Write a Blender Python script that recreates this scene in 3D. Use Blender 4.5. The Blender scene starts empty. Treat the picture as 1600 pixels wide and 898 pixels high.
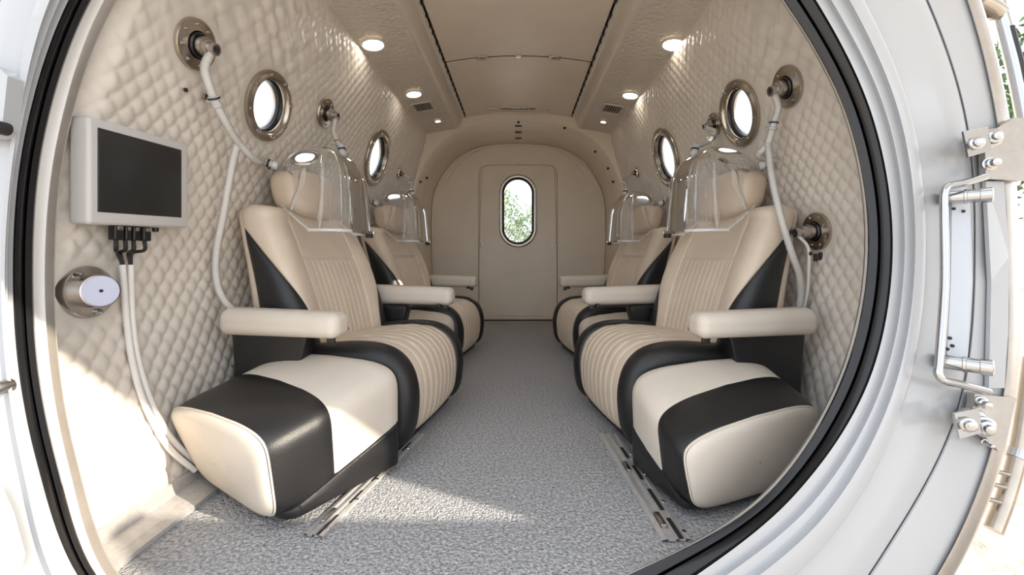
import bpy, math, random
import numpy as np
from mathutils import Vector, Matrix

random.seed(7); rng = np.random.default_rng(7)
SC = bpy.context.scene
COL = SC.collection
PI = math.pi
H = 0.75                     # camera height over the cabin floor
FPX, VX, VY = 640.0, 810.0, 400.0

# ------------------------------------------------------------------ camera, sky, sun, exposure
cam_d = bpy.data.cameras.new('camera'); cam = bpy.data.objects.new('camera', cam_d); COL.objects.link(cam)
cam.location = (0, 0, H); cam.rotation_euler = (PI/2, 0, 0)
cam_d.sensor_width = 36.0; cam_d.lens = FPX/1600*36
cam_d.shift_x = -(VX-800)/1600; cam_d.shift_y = -(449-VY)/1600
cam_d.clip_start = 0.02; cam_d.clip_end = 500
SC.camera = cam

SUN_DIR = Vector((2.2, -1.0, 1.10)).normalized()      # towards the sun
HAZE = 0.96
world = bpy.data.worlds.new('sky'); SC.world = world; world.use_nodes = True
nt = world.node_tree; nt.nodes.clear()
wo = nt.nodes.new('ShaderNodeOutputWorld'); wb = nt.nodes.new('ShaderNodeBackground')
sk = nt.nodes.new('ShaderNodeTexSky'); sk.sky_type = 'NISHITA'; sk.sun_disc = False
sk.sun_elevation = math.asin(SUN_DIR.z); sk.sun_rotation = math.atan2(SUN_DIR.x, SUN_DIR.y)
sk.air_density = 1.0; sk.dust_density = 0.4; sk.ozone_density = 1.0
hs = nt.nodes.new('ShaderNodeHueSaturation'); hs.inputs['Saturation'].default_value = 0.45
nt.links.new(sk.outputs[0], hs.inputs['Color']); 
mxs = nt.nodes.new('ShaderNodeMix'); mxs.data_type = 'RGBA'; mxs.inputs['Factor'].default_value = HAZE
nt.links.new(hs.outputs[0], mxs.inputs['A']); mxs.inputs['B'].default_value = (.92, .97, 1.04, 1)     # bright hazy day: even veil over the blue sky
nt.links.new(mxs.outputs['Result'], wb.inputs['Color'])
nt.links.new(wb.outputs[0], wo.inputs['Surface'])
wb.inputs['Strength'].default_value = 1.0

sun_d = bpy.data.lights.new('sun', 'SUN'); sun = bpy.data.objects.new('sun', sun_d); COL.objects.link(sun)
sun_d.energy = 4.8; sun_d.angle = math.radians(0.35); sun_d.color = (1.0, 0.88, 0.72)
sun.rotation_euler = SUN_DIR.to_track_quat('Z', 'Y').to_euler(); sun.location = SUN_DIR*30

SC.view_settings.view_transform = 'Standard'; SC.view_settings.look = 'None'
SC.view_settings.exposure = 0.84; SC.view_settings.gamma = 1.0
SC.view_settings.use_curve_mapping = False
SC.cycles.max_bounces = 10; SC.cycles.diffuse_bounces = 6; SC.cycles.transparent_max_bounces = 24
SC.cycles.caustics_reflective = False; SC.cycles.caustics_refractive = False
SC.cycles.sample_clamp_indirect = 6.0

# ------------------------------------------------------------------ helpers
def P(px, py, d):
    return Vector(((px-VX)/FPX*d, d, (VY-py)/FPX*d + H))

PITCH = 0.20
def RP(px, py, off=0.0):
    """point on the (slightly leaning) hatch plane"""
    u = (px-VX)/FPX; t = (VY-py)/FPX
    y = (1.06+off)/(1-0.085*u-(PITCH if t < 0 else .08)*t)
    return Vector((u*y, y, t*y+H))

ROOT = {}
def root_loc(o):
    while o.parent is not None: o = o.parent
    return o.location

def mesh_data(name, verts, faces, smooth=True, uvs=None):
    me = bpy.data.meshes.new(name)
    me.from_pydata([tuple(v) for v in verts], [], faces)
    me.validate(); me.update()
    if smooth:
        me.polygons.foreach_set('use_smooth', [True]*len(me.polygons))
    return me

def part(name, vf, mat, parent=None, smooth=True, label=None, kind=None):
    verts, faces = vf
    o = bpy.data.objects.new(name, None)
    bpy.data.objects.remove(o)
    if parent is not None:
        L = root_loc(parent)
        verts = [(v[0]-L[0], v[1]-L[1], v[2]-L[2]) for v in verts]
    me = mesh_data(name, verts, faces, smooth)
    o = bpy.data.objects.new(name, me); COL.objects.link(o)
    me.materials.append(mat)
    if parent is not None: o.parent = parent
    if label: o['label'] = label
    if kind: o['kind'] = kind
    if smooth and len(me.polygons) < 60000:
        try: me.set_sharp_from_angle(angle=math.radians(42))
        except Exception: pass
    return o

def thing(name, label, cat, loc=(0,0,0), group=None, kind=None):
    o = bpy.data.objects.new(name, None); COL.objects.link(o)
    o.empty_display_size = 0.05; o.location = loc
    if kind: o['kind'] = kind
    if label: o['label'] = label
    if cat: o['category'] = cat
    if group: o['group'] = group
    return o

def tag(o, label, cat, group=None):
    o['label'] = label; o['category'] = cat
    if group: o['group'] = group
    return o

def copy_tree(o, parent=None, shift=(0,0,0)):
    c = o.copy(); COL.objects.link(c); c.parent = parent
    if parent is None: c.location = Vector(o.location)+Vector(shift)
    for ch in list(o.children): copy_tree(ch, c)
    return c

def join(*vfs):
    V, F = [], []
    for v, f in vfs:
        n = len(V); V += [tuple(x) for x in v]; F += [tuple(i+n for i in q) for q in f]
    return V, F

def flip(vf): return vf[0], [tuple(reversed(f)) for f in vf[1]]

def mirror(vf, sx):
    if sx > 0: return vf
    return [(-v[0], v[1], v[2]) for v in vf[0]], [tuple(reversed(f)) for f in vf[1]]

def xf(vf, fn): return [tuple(fn(*v)) for v in vf[0]], vf[1]

def gridmesh(nu, nv, fn, closeu=False, closev=False):
    V = [tuple(fn(i, j)) for i in range(nu) for j in range(nv)]
    F = []
    for i in range(nu if closeu else nu-1):
        for j in range(nv if closev else nv-1):
            a, b = i, (i+1) % nu; c, d = j, (j+1) % nv
            F.append((a*nv+c, b*nv+c, b*nv+d, a*nv+d))
    return V, F

def catmull(pts, n, closed=False):
    pts = [np.array(p, float) for p in pts]
    m = len(pts); segs = m if closed else m-1
    # centripetal-free uniform catmull, then resample evenly
    out = []
    K = 24
    for i in range(segs):
        p1 = pts[i]; p2 = pts[(i+1) % m]
        p0 = pts[i-1] if (closed or i > 0) else 2*p1-p2
        p3 = pts[(i+2) % m] if (closed or i+2 < m) else 2*p2-p1
        for k in range(K):
            t = k/K
            out.append(0.5*((2*p1)+(-p0+p2)*t+(2*p0-5*p1+4*p2-p3)*t*t+(-p0+3*p1-3*p2+p3)*t**3))
    if not closed: out.append(pts[-1])
    out = np.array(out)
    if n is None: return out
    q = np.vstack([out, out[:1]]) if closed else out
    d = np.r_[0, np.cumsum(np.linalg.norm(np.diff(q, axis=0), axis=1))]
    s = np.linspace(0, d[-1], n+1)[:-1] if closed else np.linspace(0, d[-1], n)
    return np.stack([np.interp(s, d, q[:, k]) for k in range(q.shape[1])], axis=1)

def tube(pts, r, n=10, res=None, smooth=True, caps=True, rfn=None):
    pts = [tuple(p) for p in pts]
    if res: C = [Vector(p) for p in catmull(pts, res)]
    else: C = [Vector(p) for p in pts]
    m = len(C)
    T = []
    for i in range(m):
        t = C[min(i+1, m-1)]-C[max(i-1, 0)]; T.append(t.normalized())
    up = Vector((0, 0, 1)) if abs(T[0].z) < 0.9 else Vector((1, 0, 0))
    N = (up-T[0]*up.dot(T[0])).normalized()
    V, F = [], []
    for i in range(m):
        N = (N-T[i]*N.dot(T[i])).normalized(); B = T[i].cross(N)
        rr = r if rfn is None else rfn(i/(m-1))
        for k in range(n):
            a = 2*PI*k/n
            V.append(C[i]+(N*math.cos(a)+B*math.sin(a))*rr)
    for i in range(m-1):
        for k in range(n):
            F.append((i*n+k, i*n+(k+1) % n, (i+1)*n+(k+1) % n, (i+1)*n+k))
    if caps:
        F.append(tuple(reversed(range(n)))); F.append(tuple((m-1)*n+k for k in range(n)))
    return V, F

def axisframe(ax):
    ax = Vector(ax).normalized()
    up = Vector((0, 0, 1)) if abs(ax.z) < 0.9 else Vector((0, 1, 0))
    X = up.cross(ax).normalized(); Y = ax.cross(X)
    return X, Y, ax

def lathe(prof, c, ax, n=32):
    """prof: list of (r, h) along axis from centre c"""
    X, Y, A = axisframe(ax); c = Vector(c)
    V, F = [], []
    m = len(prof)
    for r, h in prof:
        for k in range(n):
            a = 2*PI*k/n
            V.append(c+(X*math.cos(a)+Y*math.sin(a))*max(r, 1e-5)+A*h)
    for i in range(m-1):
        for k in range(n):
            F.append((i*n+k, i*n+(k+1) % n, (i+1)*n+(k+1) % n, (i+1)*n+k))
    return V, F

def rbox(sx, sy, sz, r, seg=4, flat=3):
    """rounded box, half-open size; centre at origin"""
    h = np.array([sx, sy, sz])/2; r = min(r, *(h*0.999)); inner = h-r
    def line(hh, ii):
        a = [-hh + (hh-ii)*(1-math.cos(PI/2*k/seg)) for k in range(seg)] if False else []
        t = [math.tan(-PI/4+PI/4*k/seg) for k in range(seg)]         # -1..0
        L = [-ii + r*x for x in t]
        L += list(np.linspace(-ii, ii, flat+1))
        L += [ii + r*math.tan(PI/4*k/seg) for k in range(1, seg+1)]
        return L
    V, F, idx = [], [], {}
    def vid(p):
        q = np.array(p); cl = np.clip(q, -inner, inner); d = q-cl; n = np.linalg.norm(d)
        if n > 1e-12: q = cl+d/n*r
        key = tuple(np.round(q, 7))
        if key not in idx: idx[key] = len(V); V.append(tuple(q))
        return idx[key]
    LN = [line(h[k], inner[k]) for k in range(3)]
    for ax in range(3):
        b, c = (ax+1) % 3, (ax+2) % 3
        for s in (-1, 1):
            for i in range(len(LN[b])-1):
                for j in range(len(LN[c])-1):
                    ids = []
                    for (ii, jj) in ((i, j), (i+1, j), (i+1, j+1), (i, j+1)):
                        p = [0, 0, 0]; p[ax] = s*h[ax]; p[b] = LN[b][ii]; p[c] = LN[c][jj]
                        ids.append(vid(p))
                    if s < 0: ids.reverse()
                    u = []
                    for q in ids:
                        if q not in u: u.append(q)
                    if len(u) >= 3: F.append(tuple(u))
    return V, F

def place(vf, c, X=(1,0,0), Y=(0,1,0), Z=(0,0,1)):
    c, X, Y, Z = Vector(c), Vector(X), Vector(Y), Vector(Z)
    return [tuple(c+X*v[0]+Y*v[1]+Z*v[2]) for v in vf[0]], vf[1]

def hexmap(vf, size, C8):
    """map a box of given size into 8 corners: C8[k], k = x + 2y + 4z"""
    C8 = [np.array(c, float) for c in C8]
    out = []
    for v in vf[0]:
        a, b, c = (v[0]/size[0]+.5, v[1]/size[1]+.5, v[2]/size[2]+.5)
        p = 0
        for k in range(8):
            w = (a if k & 1 else 1-a)*(b if k & 2 else 1-b)*(c if k & 4 else 1-c)
            p = p+w*C8[k]
        out.append(tuple(p))
    return out, vf[1]

def prism(poly, n, t):
    """closed polygon (list of Vectors), thickness t along n"""
    n = Vector(n).normalized(); m = len(poly)
    V = [tuple(p) for p in poly]+[tuple(Vector(p)+n*t) for p in poly]
    F = [tuple(range(m)), tuple(reversed(range(m, 2*m)))]
    F += [(i, i+m, (i+1) % m+m, (i+1) % m) for i in range(m)]
    return V, F

# ------------------------------------------------------------------ materials
def mat(name, col, rough=0.5, metal=0.0, bump=None, vary=None, spec=None, coat=0.0, trans=0.0, aniso=0.0, sheen=0.0):
    m = bpy.data.materials.new(name); m.use_nodes = True
    n = m.node_tree.nodes; l = m.node_tree.links; b = n['Principled BSDF']
    b.inputs['Base Color'].default_value = (*col, 1); b.inputs['Roughness'].default_value = rough
    b.inputs['Metallic'].default_value = metal
    if spec is not None: b.inputs['Specular IOR Level'].default_value = spec
    if coat: b.inputs['Coat Weight'].default_value = coat; b.inputs['Coat Roughness'].default_value = 0.1
    if trans: b.inputs['Transmission Weight'].default_value = trans
    if sheen: b.inputs['Sheen Weight'].default_value = sheen
    tc = n.new('ShaderNodeTexCoord')
    if bump:
        kind, scale, strength, dist = bump
        if kind == 'voronoi':
            t = n.new('ShaderNodeTexVoronoi'); t.feature = 'F1'; out = t.outputs['Distance']
        else:
            t = n.new('ShaderNodeTexNoise'); t.inputs['Detail'].default_value = 4; out = t.outputs['Fac']
        t.inputs['Scale'].default_value = scale; l.new(tc.outputs['Object'], t.inputs['Vector'])
        bp = n.new('ShaderNodeBump'); bp.inputs['Strength'].default_value = strength; bp.inputs['Distance'].default_value = dist
        l.new(out, bp.inputs['Height']); l.new(bp.outputs[0], b.inputs['Normal'])
    if vary:
        scale, amt = vary
        t = n.new('ShaderNodeTexNoise'); t.inputs['Scale'].default_value = scale; t.inputs['Detail'].default_value = 5
        l.new(tc.outputs['Object'], t.inputs['Vector'])
        cr = n.new('ShaderNodeValToRGB')
        cr.color_ramp.elements[0].position = .3; cr.color_ramp.elements[1].position = .7
        cr.color_ramp.elements[0].color = (*[c*(1-amt) for c in col], 1)
        cr.color_ramp.elements[1].color = (*[min(1, c*(1+amt)) for c in col], 1)
        l.new(t.outputs['Fac'], cr.inputs[0]); l.new(cr.outputs[0], b.inputs['Base Color'])
    return m

def emat(name, col, strength):
    m = bpy.data.materials.new(name); m.use_nodes = True
    b = m.node_tree.nodes['Principled BSDF']
    b.inputs['Base Color'].default_value = (*col, 1); b.inputs['Emission Color'].default_value = (*col, 1)
    b.inputs['Emission Strength'].default_value = strength
    return m

def clear_mat(name, ior=1.45, milk=0.03, milkcol=(.9,.9,.9), rough=0.02, boost=1.0):
    m = bpy.data.materials.new(name); m.use_nodes = True
    n = m.node_tree.nodes; l = m.node_tree.links; n.clear()
    out = n.new('ShaderNodeOutputMaterial'); tr = n.new('ShaderNodeBsdfTransparent'); gl = n.new('ShaderNodeBsdfGlossy')
    tr.inputs['Color'].default_value = (.97, .97, .965, 1)
    gl.inputs['Roughness'].default_value = rough; df = n.new('ShaderNodeBsdfDiffuse'); df.inputs['Color'].default_value = (*milkcol, 1)
    fr = n.new('ShaderNodeFresnel'); fr.inputs['IOR'].default_value = ior
    mu = n.new('ShaderNodeMath'); mu.operation = 'MULTIPLY'; mu.use_clamp = True; mu.inputs[1].default_value = boost
    l.new(fr.outputs[0], mu.inputs[0])
    m1 = n.new('ShaderNodeMixShader'); m1.inputs[0].default_value = milk
    l.new(tr.outputs[0], m1.inputs[1]); l.new(df.outputs[0], m1.inputs[2])
    m2 = n.new('ShaderNodeMixShader'); l.new(mu.outputs[0], m2.inputs[0]); l.new(m1.outputs[0], m2.inputs[1]); l.new(gl.outputs[0], m2.inputs[2])
    l.new(m2.outputs[0], out.inputs['Surface'])
    return m

M = {}
M['cream'] = mat('cream_leather', (.66, .555, .445), .42, bump=('voronoi', 420, .25, .0012), vary=(9, .05))
M['cream_head'] = mat('tan_leather', (.56, .45, .35), .42, bump=('voronoi', 420, .25, .0012), vary=(9, .05))
M['pale'] = mat('pale_leather', (.655, .59, .51), .40, bump=('voronoi', 420, .25, .0012), vary=(7, .04))
M['black'] = mat('black_leather', (.011, .011, .012), .38, bump=('voronoi', 420, .3, .0012))
M['quilt'] = mat('quilted_vinyl', (.69, .635, .57), .36, bump=('noise', 260, .12, .002), vary=(4, .05))
M['soffit'] = mat('embossed_vinyl', (.68, .62, .545), .22, bump=('noise', 40, .8, .016), vary=(4, .04))
M['ceil'] = mat('ceiling_panel_paint', (.75, .655, .56), .36, vary=(3, .04))
M['ceil_trim'] = mat('ceiling_trim_paint', (.66, .595, .52), .28, vary=(5, .04))
M['bulk'] = mat('bulkhead_paint', (.76, .68, .575), .42, vary=(2.5, .05))
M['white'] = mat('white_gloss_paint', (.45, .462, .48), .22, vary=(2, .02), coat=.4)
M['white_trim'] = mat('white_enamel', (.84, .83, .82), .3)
M['gasket'] = mat('black_rubber', (.012, .012, .014), .26)
M['steel'] = mat('brushed_steel', (.50, .47, .44), .27, 1.0, bump=('noise', 300, .08, .002), vary=(30, .06))
M['chrome'] = mat('polished_steel', (.52, .52, .525), .14, 1.0)
M['bronze'] = mat('warm_steel', (.50, .44, .37), .25, 1.0, vary=(20, .08))
M['band'] = mat('taupe_steel', (.30, .27, .24), .35, .35, vary=(15, .08))
M['alu'] = mat('worn_aluminium', (.60, .59, .58), .45, .5, vary=(60, .10))
M['plastic'] = mat('grey_white_plastic', (.58, .56, .55), .45, bump=('noise', 500, .08, .001))
M['screen'] = mat('dark_screen', (.028, .028, .027), .25, spec=.3)
M['blackp'] = mat('black_plastic', (.012, .012, .012), .4)
M['cable'] = mat('white_cable', (.80, .78, .75), .35)
M['hose'] = clear_mat('milky_hose', 1.4, .55, (.88, .86, .83), .12)
M['clear'] = clear_mat('clear_acrylic', 1.38, .045, (.97, .97, .97), .03, .8)
M['clear_highlight'] = clear_mat('acrylic_highlight', 1.45, .20, (.97, .97, .97), .04, 1.0)  # milky white for the highlight streaks laid on the hoods
M['clear_edge'] = clear_mat('acrylic_edge', 1.45, .45, (.97, .97, .97), .08, 1.0)
M['glass'] = clear_mat('window_glass', 1.45, .02, (.95, .97, .97), .01)
M['dial'] = mat('dial_face', (.62, .65, .82), .35)
M['lamp'] = emat('lamp_lens', (1.0, .92, .80), 15.0)
M['dark'] = mat('dark_gap', (.02, .018, .016), .6)
M['ground'] = mat('pale_sand', (.60, .54, .47), .9, bump=('noise', 9, .8, .05), vary=(3, .25))
M['road'] = mat('grey_asphalt', (.32, .32, .32), .9)
M['leaf'] = mat('green_leaf', (.12, .20, .06), .6, vary=(1.5, .35))
M['leaf2'] = mat('light_green_leaf', (.22, .30, .10), .6, vary=(1.5, .35))
M['bark'] = mat('brown_bark', (.16, .11, .08), .8, vary=(8, .3))

# carpet: fine grey loops
cm = bpy.data.materials.new('grey_loop_carpet'); cm.use_nodes = True
n = cm.node_tree.nodes; l = cm.node_tree.links; b = n['Principled BSDF']; b.inputs['Roughness'].default_value = .95
b.inputs['Specular IOR Level'].default_value = .1
tc = n.new('ShaderNodeTexCoord'); v = n.new('ShaderNodeTexVoronoi'); v.inputs['Scale'].default_value = 150; v.inputs['Randomness'].default_value = .8
l.new(tc.outputs['Object'], v.inputs['Vector'])
nz = n.new('ShaderNodeTexNoise'); nz.inputs['Scale'].default_value = 110; nz.inputs['Detail'].default_value = 3; l.new(tc.outputs['Object'], nz.inputs['Vector'])
cr = n.new('ShaderNodeValToRGB'); cr.color_ramp.elements[0].position = .35; cr.color_ramp.elements[1].position = .68
cr.color_ramp.elements[0].color = (.26, .262, .27, 1); cr.color_ramp.elements[1].color = (.585, .59, .605, 1)
l.new(nz.outputs['Fac'], cr.inputs[0]); l.new(cr.outputs[0], b.inputs['Base Color'])
bp = n.new('ShaderNodeBump'); bp.inputs['Strength'].default_value = .9; bp.inputs['Distance'].default_value = .006; bp.invert = True
l.new(v.outputs['Distance'], bp.inputs['Height']); l.new(bp.outputs[0], b.inputs['Normal'])
M['carpet'] = cm

# ------------------------------------------------------------------ cabin shell
Y0, Y1, Y2 = 0.90, 4.10, 4.80
WALL_PTS = [(1.05, 0.0), (1.13, .25), (1.172, .55), (1.18, .80), (1.145, 1.10), (1.055, 1.47), (.975, 1.75), (.92, 1.97)]
WP = catmull(WALL_PTS, 400)
WS = np.r_[0, np.cumsum(np.linalg.norm(np.diff(WP, axis=0), axis=1))]
WLEN = WS[-1]
WT = np.gradient(WP, axis=0); WT /= np.linalg.norm(WT, axis=1)[:, None]
def wall_at(z):
    """(x, arc s, inward normal (nx, nz)) of the right wall at height z"""
    i = int(np.argmin(abs(WP[:, 1]-z)))
    t = WT[i]; return WP[i, 0], WS[i], (-t[1], t[0])
def wall_frame(side, z, y):
    x, s, nrm = wall_at(z)
    return Vector((side*x, y, z)), Vector((side*nrm[0], 0, nrm[1])), s

PORTS = {   # porthole centres: (side, y, z, outer radius)
    1: (-1, 1.76, 1.395, .148), 2: (-1, 3.05, 1.48, .212),
    3: (1, 1.97, 1.435, .158), 4: (1, 2.94, 1.455, .216)}

FLATS = [(-1, 1.343, 1.445, .082), (-1, 2.20, 1.52, .08), (-1, 3.60, 1.48, .047), (1, 1.62, 1.42, .084), (1, 1.61, .848, .076),
         (1, 2.20, 1.46, .062), (1, 3.62, 1.49, .047), (-1, 1.118, .652, .073)]     # seats of the wall fittings, where the padding is pressed flat
def wall_noise(a, b, seed):
    r = np.random.default_rng(seed); out = np.zeros_like(a)
    for k in range(26):
        f = r.uniform(3, 26); th = r.uniform(0, PI); ph = r.uniform(0, 2*PI)
        out += np.sin((a*math.cos(th)+b*math.sin(th))*f+ph)/(1+f/6)
    return out/4.0

def make_wall(side, name, label):
    ya = np.linspace(Y0+.06, Y1, 470); sa = np.linspace(0, WLEN, 300)
    A, B = np.meshgrid(ya, sa, indexing='ij')
    st = 1.06+.085*side*np.interp(sa, WS, WP[:, 0])+np.where(np.interp(sa, WS, WP[:, 1]) < H, PITCH, .08)*(np.interp(sa, WS, WP[:, 1])-H)+.045
    kk = (A-ya[0])/(ya[-1]-ya[0]); A = st[None, :]+(Y1-st[None, :])*kk
    X = np.interp(B, WS, WP[:, 0]); Z = np.interp(B, WS, WP[:, 1])
    TX = np.interp(B, WS, WT[:, 0]); TZ = np.interp(B, WS, WT[:, 1])
    w1 = wall_noise(A, B, 3+side); w2 = wall_noise(A+9, B-4, 11+side)
    pa, pb = .055, .078
    aw = A+.020*w1; bw = B+.020*w2
    p = aw/pa+bw/pb; q = aw/pa-bw/pb
    h = (abs(np.sin(PI*p))*abs(np.sin(PI*q)))**.42
    crump = np.clip((Z-1.15)/.35, 0, 1)*np.clip((2.6-A)/.9, .25, 1)
    amp = .0105*(1-.68*crump)
    # soft diagonal ripples where the padding sags
    rp = np.sin((A*.8+B*1.0)*62+3.0*w1+2*w2)
    rp2 = np.sin((A*1.0-B*.75)*48+4*w2)
    d = amp*h+.0058*crump*(rp*.9+rp2*.5)*(0.6+.4*w2)+.004*w1
    # flatten near portholes
    D = d
    for (sd, py, pz, pr) in list(PORTS.values())+FLATS:
        if sd != side: continue
        _, s0, _ = wall_at(pz)
        dist = np.hypot(A-py, B-s0)
        k = np.clip((dist-pr)/.05, 0, 1); D = D*k
    D = D*np.clip((WLEN-B)/.04, 0, 1)*np.clip(B/.03, 0, 1)
    D = D*np.clip((A-st[None, :])/.05, 0, 1)-.045*(1-np.clip((A-st[None, :])/.07, 0, 1))   # tucked behind the steel band at the hatch
    NX, NZ = -TZ, TX
    XX = side*(X+NX*D); ZZ = Z+NZ*D
    V = np.stack([XX, A, ZZ], -1).reshape(-1, 3)
    nu, nv = A.shape
    I, J = np.meshgrid(np.arange(nu-1), np.arange(nv-1), indexing='ij')
    CA = (A[:-1, :-1]+A[1:, 1:])/2; CB = (B[:-1, :-1]+B[1:, 1:])/2
    keep = np.ones_like(CA, bool)
    for (sd, py, pz, pr) in PORTS.values():
        if sd != side: continue
        _, s0, _ = wall_at(pz)
        keep &= np.hypot(CA-py, CB-s0) > pr*.80
    i, j = I[keep], J[keep]
    Fq = np.stack([i*nv+j, (i+1)*nv+j, (i+1)*nv+j+1, i*nv+j+1], -1)
    if side < 0: Fq = Fq
    else: Fq = Fq[:, ::-1]
    o = part(name, (V.tolist(), Fq.tolist()), M['quilt'])
    o['kind'] = 'structure'; o['label'] = label
    return o
wall_left = make_wall(-1, 'wall_left', 'cream diamond quilted wall behind the wall screen')
wall_right = make_wall(1, 'wall_right', 'cream diamond quilted wall opposite the wall screen')

# floor
def box(x0, x1, y0, y1, z0, z1):
    V = [(x, y, z) for z in (z0, z1) for y in (y0, y1) for x in (x0, x1)]
    return V, [(0,2,3,1),(4,5,7,6),(0,1,5,4),(2,6,7,3),(0,4,6,2),(1,3,7,5)]
fx = lambda x: 1.06+.085*x-PITCH*H+.028
fl = part('floor', prism([Vector((-1.06, fx(-1.06), 0)), Vector((1.06, fx(1.06), 0)), Vector((1.06, Y2, 0)), Vector((-1.06, Y2, 0))], (0, 0, -1), .05), M['carpet'], smooth=False); fl['kind'] = 'structure'
fl['label'] = 'grey loop pile carpet along the aisle'

# baseboards: metal strip along both walls
for side, nm in ((-1, 'baseboard_left'), (1, 'baseboard_right')):
    pr = [(1.055, .001), (.955, .001), (.955, .014), (.985, .022), (1.035, .030), (1.048, .06), (1.06, .06)]
    V, F = gridmesh(2, len(pr), lambda i, j: (side*pr[j][0], (1.06+.085*side-PITCH*H+.05, Y1)[i], pr[j][1]))
    o = part(nm, (V, F), M['alu'], smooth=False); o['kind'] = 'structure'
    o['label'] = 'metal cove strip at the foot of the wall'

# ceiling: soffits, trims, centre panels
ceil = thing('ceiling', 'cream cabin ceiling with soffits and centre panels', None, (0, 0, 2.0), kind='structure')
def strip(pts, ya, yb, nl=2, sx=1):
    V, F = gridmesh(nl, len(pts), lambda i, j: (sx*pts[j][0], ya+(yb-ya)*i/(nl-1), pts[j][1]))
    return V, F
for s in (-1, 1):
    sof = [(.925, 1.965), (.905, 1.975), (.80, 1.995), (.70, 2.012), (.625, 2.025)]
    part('soffit', strip(catmull(sof, 12), 1.20, Y1, 30, s), M['soffit'], ceil)
    trm = [(.625, 2.025), (.60, 2.030), (.585, 2.055), (.572, 2.10), (.56, 2.128), (.545, 2.135), (.533, 2.135)]
    part('ceiling_trim', strip(catmull(trm, 18), 1.20, Y1, 20, s), M['ceil_trim'], ceil)
    part('edge_gap', strip([(.533, 2.135), (.533, 2.165), (.518, 2.165), (.518, 2.14)], 1.20, Y1, 2, s), M['dark'], ceil, smooth=False)
    # little clips and rubber blocks in the gap
    for k in range(26):
        y = 1.25+k*.108+random.uniform(-.02, .02)
        if y > Y1-.1: break
        ln = random.uniform(.015, .04)
        part('seal_block', box(min(s*.519, s*.535), max(s*.519, s*.535), y, y+ln, 2.126, 2.15), M['blackp'], ceil, smooth=False)
def cpanel(ya, yb):
    def f(i, j):
        x = -.52+1.04*j/24; return (x, ya+(yb-ya)*i, 2.14+.045*(1-(x/.52)**2))
    V, F = gridmesh(2, 25, f)
    V2 = [(v[0], v[1], v[2]+.02) for v in V]
    n = len(V)
    ed = []
    for j in range(24): ed += [(j, j+1, n+j+1, n+j), (25+j, n+25+j, n+25+j+1, 25+j+1)]
    return V+V2, [tuple(reversed(f)) for f in F]+[tuple(i+n for i in f) for f in F]+ed
part('ceiling_panel', cpanel(1.20, 2.93), M['ceil'], ceil, label='large tan ceiling panel')
part('ceiling_panel', cpanel(2.952, Y1), M['ceil'], ceil, label='short tan ceiling panel near the bulkhead')
for yy in (2.925,):
    V, F = gridmesh(2, 25, lambda i, j: (-.52+1.04*j/24, yy+.026*i, 2.1385+.045*(1-((-.52+1.04*j/24)/.52)**2)+.006))
    part('panel_seam', (V, F), M['dark'], ceil)
for x in (-.26, .26):
    for yy in (2.90, 3.93):
        z = 2.14+.045*(1-(x/.52)**2)
        hg = part('hinge', place(rbox(.085, .05, .012, .004, 2, 1), (x, yy+.03, z-.004)), M['steel'], ceil)
        for k in (-.025, .025):
            part('screw', lathe([(0, .004), (.006, .003), (.007, 0)], (x+k, yy+.03, z-.010), (0, 0, -1), 10), M['chrome'], hg)
part('roof_skin', box(-.98, .98, 1.15, Y1+.05, 2.30, 2.33), M['bulk'], ceil, smooth=False)
# centre latch on the seam and dark slot grille by the bulkhead
part('latch_plate', place(rbox(.05, .04, .01, .003, 2, 1), (0, 2.94, 2.182)), M['steel'], ceil)
gr = part('slot_grille', place(rbox(.36, .05, .012, .004, 2, 1), (0, 3.96, 2.180)), M['steel'], ceil)
for k in range(15):
    part('slot', place(rbox(.012, .03, .006, .002, 1, 1), (-.154+k*.022, 3.96, 2.172)), M['dark'], gr)

# end frame with arch, tunnel and bulkhead
ARCH = [(1.00, 0), (1.03, .5), (1.045, 1.0), (1.035, 1.40), (.97, 1.62), (.80, 1.87), (.56, 2.025), (.30, 2.085), (0, 2.10)]
arch_r = catmull(ARCH, 40)
arch = [(-p[0], p[1]) for p in arch_r]+[(p[0], p[1]) for p in arch_r[::-1][1:]]
sec_r = [tuple(p) for p in WP[::20]]+[(.80, 1.995), (.625, 2.025), (.58, 2.07), (.55, 2.135), (.40, 2.16), (.2, 2.18), (0, 2.19)]
sec_r = catmull(sec_r, 40)
sec = [(-p[0]-.035, p[1]+.03) for p in sec_r]+[(p[0]+.035, p[1]+.03) for p in sec_r[::-1][1:]]
def loft(curves, closed=False):
    m = len(curves[0]); return gridmesh(len(curves), m, lambda i, j: curves[i][j], closev=closed)
fr = thing('wall_back', 'smooth cream end wall with arched recess and door', None, (0, Y1, 0), kind='structure')
cs = [[(p[0], Y1-.002, p[1]) for p in sec], [(p[0], Y1, p[1]) for p in arch]]
part('arch_face', loft(cs), M['bulk'], fr)
R = .03
cs = [[(p[0], Y1+.0, p[1]) for p in arch], [(p[0]*.996, Y1+.012, .0+p[1]*.996) for p in arch], [(p[0]*.985, Y1+.30, p[1]*.992) for p in arch], [(p[0]*.975, Y2, p[1]*.985) for p in arch]]
part('arch_lining', loft(cs), M['bulk'], fr)
inner = [(p[0]*.975, p[1]*.985) for p in arch]
part('arch_bead', tube([(p[0]*.985, Y2-.012, p[1]*.99) for p in inner], .012, 8), M['bulk'], fr)
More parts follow.
